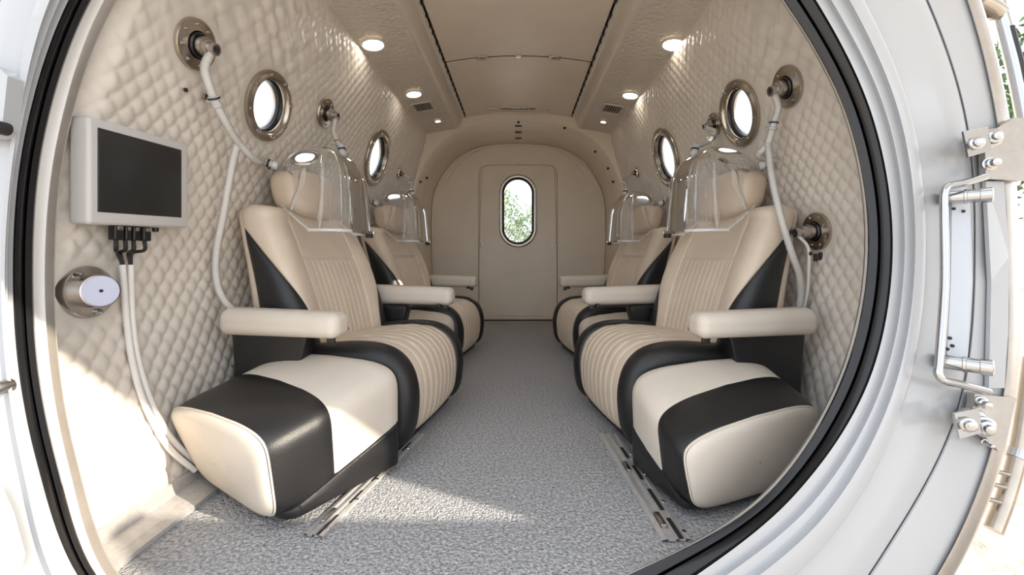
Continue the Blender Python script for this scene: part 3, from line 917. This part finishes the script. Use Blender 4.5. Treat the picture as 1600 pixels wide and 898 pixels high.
# ------------------------------------------------------------------ wall ports with nozzles
def wall_port(side, y, z, R, label, nozzle=True, ln=.07):
    c, nrm, _ = wall_frame(side, z, y)
    o = thing('wall_port', label, 'wall port', c, 'steel wall ports')
    c = c+nrm*.006
    part('flange', lathe([(R, -.012), (R, .002), (R*.97, .006), (R*.55, .010), (R*.50, .004), (R*.44, -.006), (0, -.006)], c, nrm, 48), M['bronze'], o)
    part('gasket', lathe([(R*.50, -.004), (R*.50, .014), (R*.45, .018), (R*.36, .014)], c, nrm, 36), M['gasket'], o)
    nz = part('nozzle', lathe([(R*.38, -.005), (R*.38, .03), (R*.40, .031), (R*.40, .036), (R*.33, .038), (R*.31, ln*.75), (R*.25, ln*.76), (R*.24, ln), (R*.17, ln), (R*.15, ln-.012), (0, ln-.012)], c, nrm, 32), M['steel'], o)
    part('bore', lathe([(R*.13, ln-.005), (0, ln-.004)], c, nrm, 20), M['dark'], nz)
    X, Y, A = axisframe(nrm)
    for q in range(8):
        a = 2*PI*(q+.5)/8
        part('bolt', lathe([(0, .006), (.0045, .005), (.0055, 0)], c+(X*math.cos(a)+Y*math.sin(a))*R*.78+A*.007, nrm, 8), M['chrome'], o)
    return c+nrm*ln
tipA = wall_port(-1, 1.343, 1.445, .080, 'steel wall port with nozzle above the screen')
tipB = wall_port(-1, 2.20, 1.52, .078, 'steel wall port between the two portholes left of the aisle')
tipC = wall_port(-1, 3.60, 1.48, .045, 'small steel wall port left of the aisle, beside the end wall', ln=.05)
tipD = wall_port(1, 1.62, 1.42, .082, 'steel wall port with hose right of the aisle beside the porthole')
tipE = wall_port(1, 1.61, .848, .074, 'low steel wall port right of the aisle above the leg rest', ln=.085)
tipF = wall_port(1, 2.20, 1.46, .060, 'steel wall port behind the hood right of the aisle', ln=.06)
tipG = wall_port(1, 3.62, 1.49, .045, 'small steel wall port right of the aisle, beside the end wall', ln=.05)

# dial gauge on the left wall
gc, gn, _ = wall_frame(-1, .652, 1.118)
g = thing('pressure_gauge', 'round steel gauge with pale blue face under the screen', 'gauge', gc)
gc = gc+gn*.006
part('flange', lathe([(.071, -.012), (.071, .004), (.068, .008), (.045, .012), (0, .012)], gc, gn, 56), M['steel'], g)
ga = (gn+Vector((0, -.32, .03))).normalized()
part('drum', lathe([(.044, -.01), (.046, .006), (.043, .010), (.042, .048), (.044, .050), (.044, .054), (.041, .055)], gc, ga, 48), M['steel'], g)
df = part('dial', lathe([(.041, .0535), (0, .0535)], gc, ga, 48), M['dial'], g)
part('hub', lathe([(.004, .0530), (.004, .056), (0, .0565)], gc, ga, 12), M['blackp'], df)
part('tick', lathe([(.002, .0530), (.002, .055), (0, .055)], gc+Vector((0, 0, -.030)), ga, 8), M['blackp'], df)
X, Y, A = axisframe(gn)
for q in (2.2, 4.9):
    part('screw', lathe([(0, .010), (.007, .009), (.009, 0)], gc+(X*math.cos(q)+Y*math.sin(q))*.057+A*.010, gn, 10), M['chrome'], g)

# ------------------------------------------------------------------ wall screen
mon = thing('wall_screen', 'grey white wall mounted display with dark blank screen', 'screen', (-1.15, 1.2, .83))
MY0, MY1, MX0, MX1 = 1.052, 1.372, -1.158, -1.104
MZ0, MZ1 = .832, 1.112
def mpt(x, y, z):
    # the far edge sits a touch higher, as hung
    k = (y-MY0)/(MY1-MY0); return (x, y, z+.012*k)
V = rbox(MX1-MX0, MY1-MY0, MZ1-MZ0, .010, 4, 2)
part('housing', xf(V, lambda x, y, z: mpt(x+(MX0+MX1)/2, y+(MY0+MY1)/2, z+(MZ0+MZ1)/2)), M['plastic'], mon)
ym, zm = (MY0+MY1)/2-.004, (MZ0+MZ1)/2+.004
V = rbox(.004, .268, .222, .0018, 2, 1)
part('screen_bezel', xf(V, lambda x, y, z: mpt(x+MX1-.0008, y+ym, z+zm)), M['blackp'], mon)
V = rbox(.004, .264, .218, .0018, 2, 1)
part('screen_glass', xf(V, lambda x, y, z: mpt(x+MX1+.0000, y+ym, z+zm)), M['screen'], mon)
wm = part('wall_mount', box(-1.20, MX0+.004, 1.12, 1.30, .87, 1.07), M['blackp'], mon, smooth=False)
part('indicator_knob', lathe([(0, .014), (.008, .012), (.009, 0)], (-1.13, 1.275, MZ0+.006), (0, 0, -1), 12), M['blackp'], mon)
# cables: black plugs and leads gathered into two white sheaths
def cable(pts, plugs, label):
    c0 = Vector(pts[0]); t = thing('screen_cable', label, 'cable', c0)
    part('sheath', tube(pts, .0085, 10, 60), M['cable'], t)
    for (pp, w) in plugs:
        pl = part('plug', place(rbox(.022, w, .042, .004, 2, 1), Vector(pp)+Vector((0, 0, -.020))), M['blackp'], t)
        part('plug_tip', place(rbox(.012, w*.6, .012, .002, 1, 1), Vector(pp)+Vector((.008, 0, -.008))), M['steel'], pl)
        a = Vector(pp)+Vector((0, 0, -.038)); b2 = c0+Vector((0, 0, .004))
        part('lead', tube([a, a+Vector((0, 0, -.03)), b2+Vector((0, (a.y-b2.y)*.3, .03)), b2, b2+Vector((0, 0, -.012))], .0052, 8, 20), M['blackp'], t)
    return t
def ww(px, py, gap=.014):
    # point just off the left wall seen at this pixel
    y = 1.2
    for _ in range(30):
        p = P(px, py, y); x, _, _ = wall_at(p.z); y = (x-gap)/abs((px-VX)/FPX)
    return P(px, py, y)
cab1 = [ww(191, 413, .03), ww(194, 450, .024), ww(198, 500, .02), ww(206, 560, .018), ww(222, 620, .018), ww(246, 672, .02), ww(272, 708, .025), ww(305, 735, .03)]
cab2 = [ww(204, 413, .03), ww(205, 450, .024), ww(207, 500, .02), ww(215, 558, .018), ww(232, 616, .018), ww(256, 668, .02), ww(284, 702, .025), ww(318, 730, .03)]
zb = MZ0+.004
cable(cab1, [((-1.125, 1.145, zb), .026), ((-1.125, 1.172, zb), .016)], 'white cable with two black plugs, left one under the screen')
cable(cab2, [((-1.125, 1.197, zb), .018), ((-1.125, 1.232, zb), .026)], 'white cable with two black plugs, right one under the screen')

# ------------------------------------------------------------------ breathing hoses
def hose(name, pts, r, label, collars=(), end_z=None):
    c = Vector(pts[0]); t = thing(name, label, 'hose', c, 'milky breathing hoses')
    C = catmull([tuple(p) for p in pts], 140)
    part('hose_tube', tube([Vector(p) for p in C], r, 12, rfn=lambda x: r*(1+.05*math.sin(x*260))), M['hose'], t)
    for f in collars:
        i = int(f*(len(C)-2)); p = Vector(C[i]); ax = (Vector(C[i+1])-p)
        col = part('collar', lathe([(r*1.0, -.018), (r*1.35, -.016), (r*1.35, -.008), (r*1.1, -.006), (r*1.1, .006), (r*1.35, .008), (r*1.35, .016), (r*1.0, .018)], p, ax, 20), M['clear_edge'], t)
        part('clip', lathe([(r*1.38, -.014), (r*1.45, -.013), (r*1.45, -.009), (r*1.38, -.008)], p, ax, 16), M['blackp'], col)
        part('screw_tab', place(rbox(.02, .012, .012, .002, 1, 1), p+Vector((-.018, 0, .0))), M['alu'], col)
    return t
sockL = S(HU0+.03, -HV*.95, HW0+.285)+SF*-.03+SL*-.025+Vector((0,0,.012))
crownL = S(-.10, .06, HW0+HH-.01)+Vector((-.008, 0, .03))
mx = lambda p: Vector((-p[0], p[1], p[2]))
hose('breathing_hose', [tipA-Vector((.018,0,.004)), P(320, 105, 1.345), P(326, 132, 1.36), P(336, 158, 1.385), P(352, 190, 1.43), P(372, 222, 1.50), P(400, 251, 1.60), sockL], .0135, 'milky hose from the port above the screen down to the hood', (.27,))
hose('breathing_hose', [P(371, 224, 1.505), P(362, 262, 1.52), P(350, 330, 1.53), P(338, 395, 1.535), P(339, 440, 1.54), P(351, 470, 1.555), P(372, 490, 1.58)], .0125, 'milky hose branching down the wall behind the armrest, beside the screen', ())
hose('breathing_hose', [tipB-Vector((.012,0,.004)), P(521, 205, 2.19), P(527, 222, 2.16), P(538, 240, 2.10), crownL], .011, 'short milky hose from a wall port into the hood crown, left of the aisle', (.4,))
tl = S(HU0+.03, -HV*.95, HW0+.285)+Vector((0, DY, 0))+SF*-.03+SL*-.025+Vector((0,0,.012))
hose('breathing_hose', [Vector((-1.08, 2.62, 1.30)), Vector((-1.06, 2.70, 1.24)), Vector((-1.04, 2.82, 1.17)), tl], .012, 'milky hose to the hood of the far seat left of the aisle', (.8,))
hose('breathing_hose', [tipC-Vector((.008,0,.004)), Vector((-.93, 3.56, 1.42)), crownL+Vector((0, DY, 0))], .009, 'short milky hose into the far hood crown left of the aisle', (.5,))
sockR = mx(sockL); crownR = mx(crownL)
hose('breathing_hose', [tipD+Vector((.016,0,-.004)), P(1216, 168, 1.63), P(1209, 192, 1.64), P(1200, 224, 1.66), P(1186, 243, 1.70), sockR], .0125, 'milky hose from the wall port right of the aisle down to the hood', (.35,))
hose('breathing_hose', [P(1200, 226, 1.655), P(1206, 275, 1.60), P(1219, 335, 1.555), P(1237, 395, 1.55), P(1249, 430, 1.57), P(1251, 465, 1.61), P(1243, 510, 1.64)], .0125, 'milky hose hanging down the wall right of the aisle behind the seat', ())
hose('breathing_hose', [tipF+Vector((.010,0,-.002)), P(1118, 206, 2.15), P(1105, 222, 2.10), crownR], .011, 'short milky hose from a wall port into the hood crown, right of the aisle', (.35,))
hose('breathing_hose', [mx((-1.08, 2.62, 1.30)), mx((-1.06, 2.70, 1.24)), mx((-1.04, 2.82, 1.17)), mx(tl)], .012, 'milky hose to the hood of the far seat right of the aisle', (.8,))
hose('breathing_hose', [tipG+Vector((.008,0,-.004)), Vector((.93, 3.56, 1.42)), mx(crownL+Vector((0, DY, 0)))], .009, 'short milky hose into the far hood crown right of the aisle', (.5,))
# small bare cable under the low right-hand port
t = thing('sensor_cable', 'thin pale cable hanging from the low wall port', 'cable', tipE)
part('lead', tube([tipE+Vector((.012, 0, -.01)), P(1262, 385, 1.60), P(1264, 410, 1.60), P(1262, 450, 1.61), P(1256, 480, 1.62)], .006, 8, 40), M['cable'], t)
for k, (px, py) in enumerate(((1266, 396), (1274, 402), (1282, 400))):
    part('clip', place(rbox(.012, .012, .03 if k else .014, .003, 2, 1), P(px, py, 1.595)), M['blackp'], t)
# wall hooks
for k, (px, py, d, lb) in enumerate(((316, 146, 1.40, 'small round steel clip on the wall below the port above the screen'), (285, 135, 1.32, 'tiny dark fastener on the wall left of the hose above the screen'))):
    c = P(px, py, d); x, _, nn = wall_at(c.z)
    c = Vector((-x+.004, d*(x/abs(c.x)), c.z)); nrm = Vector((-nn[0]*-1 if False else -nn[0], 0, nn[1]))
    w = thing('wall_clip', lb, 'clip', c)
    c2, nr2, _ = wall_frame(-1, c.z, c.y)
    part('stem', lathe([(.010, -.006), (.010, .022), (.0, .022)] if k == 0 else [(.006, -.006), (.006, .012), (0, .012)], c2, nr2, 14), M['steel'], w)
    part('cap', lathe([(.014, .020), (.014, .026), (.009, .028), (.008, .022)] if k == 0 else [(.007, .010), (.007, .014), (0, .015)], c2, nr2, 14), M['dark'], w)

# ------------------------------------------------------------------ downlights and vents
def soffit_z(x): return float(np.interp(abs(x), [.625, .70, .80, .905, .925], [2.025, 2.012, 1.995, 1.975, 1.965]))
def downlight(x, y, R, label):
    z = soffit_z(x)-.002; nrm = Vector((-.16*(1 if x > 0 else -1), 0, -1)).normalized()
    o = thing('downlight', label, 'light', (x, y, z), 'round ceiling downlights')
    part('trim_ring', lathe([(R, .0), (R*.99, .008), (R*.92, .013), (R*.80, .012), (R*.74, .004), (R*.73, -.004)], (x, y, z), nrm, 40), M['ceil_trim'], o)
    part('lens', lathe([(R*.75, .002), (R*.4, .004), (0, .0045)], (x, y, z), nrm, 32), M['lamp'], o)
DL = [(-.845, 2.38, .074, 'lit round downlight left of the centre panel, nearest the entrance'), (-.80, 3.13, .068, 'lit round downlight left of the centre panel, beside the vent'),
      (-.745, 3.78, .030, 'tiny lit downlight left of the centre panel, near the arch'), (.895, 2.36, .074, 'lit round downlight right of the centre panel, nearest the entrance'),
      (.855, 3.13, .068, 'lit round downlight right of the centre panel, further along'), (.785, 3.78, .030, 'tiny lit downlight right of the centre panel, near the arch')]
for a in DL: downlight(*a)
def vent(x, y, label):
    z = soffit_z(x)-.004; o = thing('ceiling_vent', label, 'vent', (x, y, z))
    X = Vector((1, 0, .16 if x < 0 else -.16)).normalized(); Y = Vector((0, 1, 0)); Z = X.cross(Y)
    pl = lambda vf, a, b, c: place(vf, Vector((x, y, z))+X*a+Y*b+Z*c, X, Y, Z)
    part('backing', pl(rbox(.15, .17, .004, .001, 1, 1), 0, 0, 0), M['dark'], o)
    for sx_ in (-1, 1): part('frame_bar', pl(rbox(.014, .19, .012, .003, 2, 1), sx_*.078, 0, -.004), M['ceil_trim'], o)
    for sy_ in (-1, 1): part('frame_bar', pl(rbox(.16, .014, .012, .003, 2, 1), 0, sy_*.088, -.004), M['ceil_trim'], o)
    for k in range(7): part('slat', pl(rbox(.006, .165, .008, .002, 1, 1), -.06+k*.02, 0, -.004), M['alu'], o)
vent(-.79, 3.40, 'small slatted air vent in the soffit left of the centre panel')
vent(.79, 3.45, 'small slatted air vent in the soffit right of the centre panel')

# ------------------------------------------------------------------ floor tracks
def track(p0, p1, wd, label, side):
    p0 = Vector((p0[0], p0[1], 0)); p1 = Vector((p1[0], p1[1], 0))
    o = thing('floor_track', label, 'floor track', (p0+p1)/2, 'aluminium seat tracks')
    Yv = (p1-p0).normalized(); Xv = Vector((Yv.y, -Yv.x, 0)); ln = (p1-p0).length
    prof = [(-wd/2, 0), (-wd/2, .008), (-wd*.36, .010), (-wd*.30, .010), (-wd*.28, .004), (-wd*.04, .004), (-wd*.02, .010), (wd*.08, .010), (wd*.10, .004), (wd*.30, .004), (wd*.32, .010), (wd/2, .008), (wd/2, 0)]
    V, F = gridmesh(2, len(prof), lambda i, j: p0+Yv*(ln*i)+Xv*prof[j][0]+Vector((0, 0, prof[j][1])))
    part('channel', (V, F), M['alu'], o, smooth=False)
    k = 0; d = .05
    while d < ln-.05:
        L2 = random.uniform(.05, .11)
        part('slot', place(rbox(wd*.16, L2, .004, .001, 1, 1), p0+Yv*d+Xv*(wd*.20)+Vector((0, 0, .005)), Xv, Yv), M['dark'], o)
        if k % 2 == 0:
            part('lock_block', place(rbox(wd*.22, .06, .012, .003, 2, 1), p0+Yv*(d+.03)+Xv*(-wd*.16)+Vector((0, 0, .009)), Xv, Yv), M['steel'], o)
        part('screw', lathe([(0, .004), (.005, .003), (.006, 0)], p0+Yv*(d-.02)+Xv*(wd*.42)+Vector((0, 0, .008)), (0, 0, 1), 8), M['chrome'], o)
        d += L2+.05; k += 1
track((-.548, 1.09), (-.425, 1.72), .058, 'metal seat track left of the aisle, beside the leg rest', -1)
track((.415, 1.072), (.378, 1.72), .078, 'metal seat track right of the aisle, beside the leg rest', 1)

# ------------------------------------------------------------------ hatch hardware outside, right
NRM = Vector((.085, -1, PITCH)).normalized()
def rpoly(pix, off): return [RP(x, y, off) for x, y in pix]
def rod(pix, r, off, n=14, res=None): return tube([RP(x, y, off) for x, y in pix], r, n, res)
def stud(o, px, py, off, rs, mat_, nm, dirv=None, par=None):
    c = RP(px, py, off); A = Vector(dirv) if dirv is not None else Vector((-.35, -1, 0))
    return part(nm, lathe(rs, c, A, 24), mat_, par or o)
def bracket(pix, label, bolts, small):
    c = RP(*pix[0], -.09); o = thing('hinge_bracket', label, 'bracket', c)
    part('plate', prism(rpoly(pix, -.084), (0, -1, 0), .016), M['steel'], o, smooth=False)
    for (px, py) in bolts:
        b1 = stud(o, px, py, -.10, [(.030, -.012), (.030, -.004), (.027, 0), (.027, .004), (.021, .005), (.021, .012), (.0235, .013), (.0235, .018), (.020, .019), (.020, .026), (.023, .027), (.023, .034), (.018, .036), (.016, .044), (.010, .046), (.009, .054), (0, .056)], M['chrome'], 'hinge_bolt')
        wp = rpoly([(px-34, py-14), (px+4, py-22), (px+10, py+16), (px-26, py+26)], -.135)
        part('locking_tab', prism(wp, (0, -1, 0), .005), M['chrome'], o, smooth=False)
        stud(o, px-12, py+4, -.14, [(.016, -.02), (.016, .008), (.011, .010), (.011, .018), (.006, .02), (0, .02)], M['chrome'], 'nut')
    for (px, py, r) in small:
        sb = stud(o, px, py, -.10, [(r*1.3, -.004), (r*1.3, .004), (r, .005), (r, .014), (r*.7, .016), (r*.7, .028), (0, .03)], M['chrome'], 'stud')
    return o
bracket([(1528, 214), (1576, 186), (1596, 190), (1604, 270), (1590, 284), (1530, 281)], 'upper steel hinge bracket on the white hatch frame', [(1536, 220)], [(1546, 256, .013)])
bracket([(1506, 652), (1512, 612), (1576, 618), (1570, 640), (1556, 700), (1548, 700)], 'lower steel hinge bracket on the white hatch frame', [(1522, 658)], [(1532, 628, .011), (1538, 690, .006)])
hd = thing('grab_rail', 'steel grab rail between the two hinge brackets', 'grab rail', RP(1475, 440, -.12))
part('bar', rod([(1540, 276), (1505, 286), (1484, 290), (1476, 300), (1475, 330), (1476, 440), (1468, 560), (1466, 582), (1474, 594), (1500, 600), (1545, 612)], .009, -.125, 12, 90), M['chrome'], hd)
for py, px in ((308, 1495), (567, 1492)):
    pin = stud(hd, px, py, -.105, [(.017, -.03), (.017, .012), (.019, .013), (.019, .018), (.017, .019), (.017, .04), (.019, .041), (.019, .06), (.015, .063), (0, .063)], M['chrome'], 'pin', (.9, -1, .0))
bp_ = part('back_plate', prism(rpoly([(1484, 318), (1512, 318), (1516, 440), (1508, 556), (1476, 556), (1482, 440)], -.078), (0, -1, 0), .006), mat('grey_enamel', (.52, .56, .62), .35), hd, smooth=False)
for px, py in ((1490, 326), (1505, 330), (1484, 528), (1488, 540), (1480, 545)):
    stud(hd, px, py, -.086, [(.004, -.002), (.004, .002), (0, .003)], M['dark'], 'rivet', None, bp_)
# raised filler panel between handle and rim
part('cover_panel', prism(rpoly([(1534, 284), (1562, 284), (1570, 400), (1568, 520), (1562, 604), (1538, 604), (1542, 440)], -.078), (0, -1, 0), .010), M['white'], hf, smooth=False)
# pipes outside the rim
pp = thing('hinge_pipe', 'polished steel pipe beside the upper rim', 'pipe', RP(1560, 60, -.02))
part('pipe', rod([(1548, -40), (1560, 10), (1576, 70), (1590, 130), (1602, 195), (1610, 260)], .019, .05, 16, 40), M['chrome'], pp)
part('dark_sleeve', rod([(1571, 45), (1584, 95), (1594, 140)], .0205, .05, 16, 14), M['gasket'], pp)
part('clamp_block', rod([(1530, 2), (1552, 14), (1562, 22)], .024, .045, 12, 8), M['bronze'], pp)
p2 = thing('hinge_pipe', 'steel pipe end beside the lower rim, over the sand', 'pipe', RP(1570, 800, -.02))
part('pipe', rod([(1612, 560), (1602, 640), (1590, 710), (1572, 775), (1552, 828)], .019, .06, 16, 40), M['bronze'], p2)
part('collar', rod([(1591, 704), (1587, 716)], .022, .06, 16), M['chrome'], p2)
for py, px in ((735, 1566), (755, 1560), (778, 1552)):
    part('hinge_tab', rod([(px-14, py), (px+10, py+6)], .006, .05, 8), M['steel'], p2)
# latch on the left of the frame
lt = thing('hatch_latch', 'pale latch block with dark knob on the left frame edge', 'latch', RP(10, 165, -.1))
part('block', prism(rpoly([(-40, 108), (22, 112), (38, 128), (30, 208), (14, 218), (-45, 214)], -.085), (0, -1, 0), .03), M['white'], lt, smooth=False)
part('knob', lathe([(.014, -.01), (.014, .02), (.010, .026), (0, .027)], RP(2, 200, -.115), (0, -1, 0), 16), M['dark'], lt)
lt2 = thing('hatch_latch', 'pale rounded latch cover at the lower left frame edge', 'latch', RP(0, 850, -.1))
part('block', prism(rpoly([(-40, 760), (4, 760), (22, 800), (40, 866), (34, 886), (10, 900), (-40, 905)], -.085), (0, -1, 0), .03), M['white'], lt2, smooth=False)
part('knob', lathe([(.014, -.01), (.014, .02), (.010, .026), (0, .027)], RP(6, 604, -.085), (0, -1, 0), 16), M['steel'], lt2)

# ------------------------------------------------------------------ outside: ground, road, trees
gz = -.55
gr = part('ground', box(-80, 80, -60, 120, gz-.2, gz), M['ground'], smooth=False); gr['kind'] = 'structure'; gr['label'] = 'pale sandy ground outside'
rd = part('road', box(-60, 60, 15, 20, gz, gz+.01), M['road'], smooth=False); rd['kind'] = 'structure'; rd['label'] = 'grey road beyond the end door'
def tree(x, y, h, r, mt, label, nl=1500, seed=1):
    rr = np.random.default_rng(seed)
    t = thing('tree', label, 'tree', (x, y, gz), 'trees outside')
    part('trunk', tube([(x, y, gz), (x+.1, y, gz+h*.3), (x-.05, y+.1, gz+h*.65)], .16, 8, 8, rfn=lambda k: .18*(1-.6*k)), M['bark'], t)
    for k in range(4):
        a = 2*PI*k/4+rr.uniform(0, 1)
        part('branch', tube([(x, y, gz+h*(.3+.05*k)), (x+math.cos(a)*r*.4, y+math.sin(a)*r*.4, gz+h*.55), (x+math.cos(a)*r*.7, y+math.sin(a)*r*.7, gz+h*.7)], .06, 6, 6, rfn=lambda q: .07*(1-.7*q)), M['bark'], t)
    V, F = [], []
    for k in range(nl):
        d = rr.normal(size=3); d /= np.linalg.norm(d); q = rr.uniform(.35, 1)**.5
        lump = 1+.25*math.sin(d[0]*5+seed)*math.cos(d[2]*6+seed)
        c = np.array([x, y, gz+h*.62])+d*np.array([r, r, h*.40])*q*lump
        a = rr.normal(size=3); a /= np.linalg.norm(a); b2 = np.cross(a, rr.normal(size=3)); b2 /= np.linalg.norm(b2)
        s = rr.uniform(.05, .12)*(h/5)
        n0 = len(V); V += [c-a*s, c+b2*s*.45, c+a*s, c-b2*s*.45]; F.append((n0, n0+1, n0+2, n0+3))
    part('foliage', (V, F), mt, t, smooth=False, kind='stuff')
tree(-3.0, 23.5, 6.0, 2.6, M['leaf2'], 'light green tree seen through the left of the end door window', 3500, 1)
tree(1.9, 32, 5.2, 2.8, M['leaf'], 'darker green tree seen through the right of the end door window', 3500, 2)
tree(-1.6, 42, 7.5, 3.0, M['leaf'], 'tree farthest away beyond the end door window', 3000, 3)
tree(18.3, 12.0, 10.0, 3.4, M['leaf'], 'leafy tree outside the upper right of the hatch', 6000, 4)
tree(-12, 15, 6.2, 3.0, M['leaf2'], 'tree glimpsed through the smaller porthole beside the screen', 3000, 5)
tree(13, 20, 6.5, 3.0, M['leaf2'], 'tree glimpsed through the smaller porthole right of the aisle', 3000, 6)

# added sun blocker, unseen: roof and slotted side wall shape the sun patch
rf = thing('sun_blocker', 'added white sun blocker, unseen roof and side wall shaping the sun patch', 'sun_blocker', (3.0, -.2, gz))
part('blocker_roof', box(.25, 6.6, -1.02, .72, 2.80, 2.86), M['white_trim'], rf, smooth=False)
part('blocker_edge', box(.25, 6.6, -1.05, -1.02, 2.795, 2.92), M['white_trim'], rf, smooth=False)
part('blocker_wall', box(3.56, 6.6, -1.05, -.97, gz, 2.35), M['white_trim'], rf, smooth=False)
part('blocker_wall', box(4.92, 6.6, -1.05, -.97, 2.35, 2.80), M['white_trim'], rf, smooth=False)
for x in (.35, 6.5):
    part('blocker_post', tube([(x, -.9, gz), (x, -.9, 2.80)], .05, 12), M['steel'], rf)
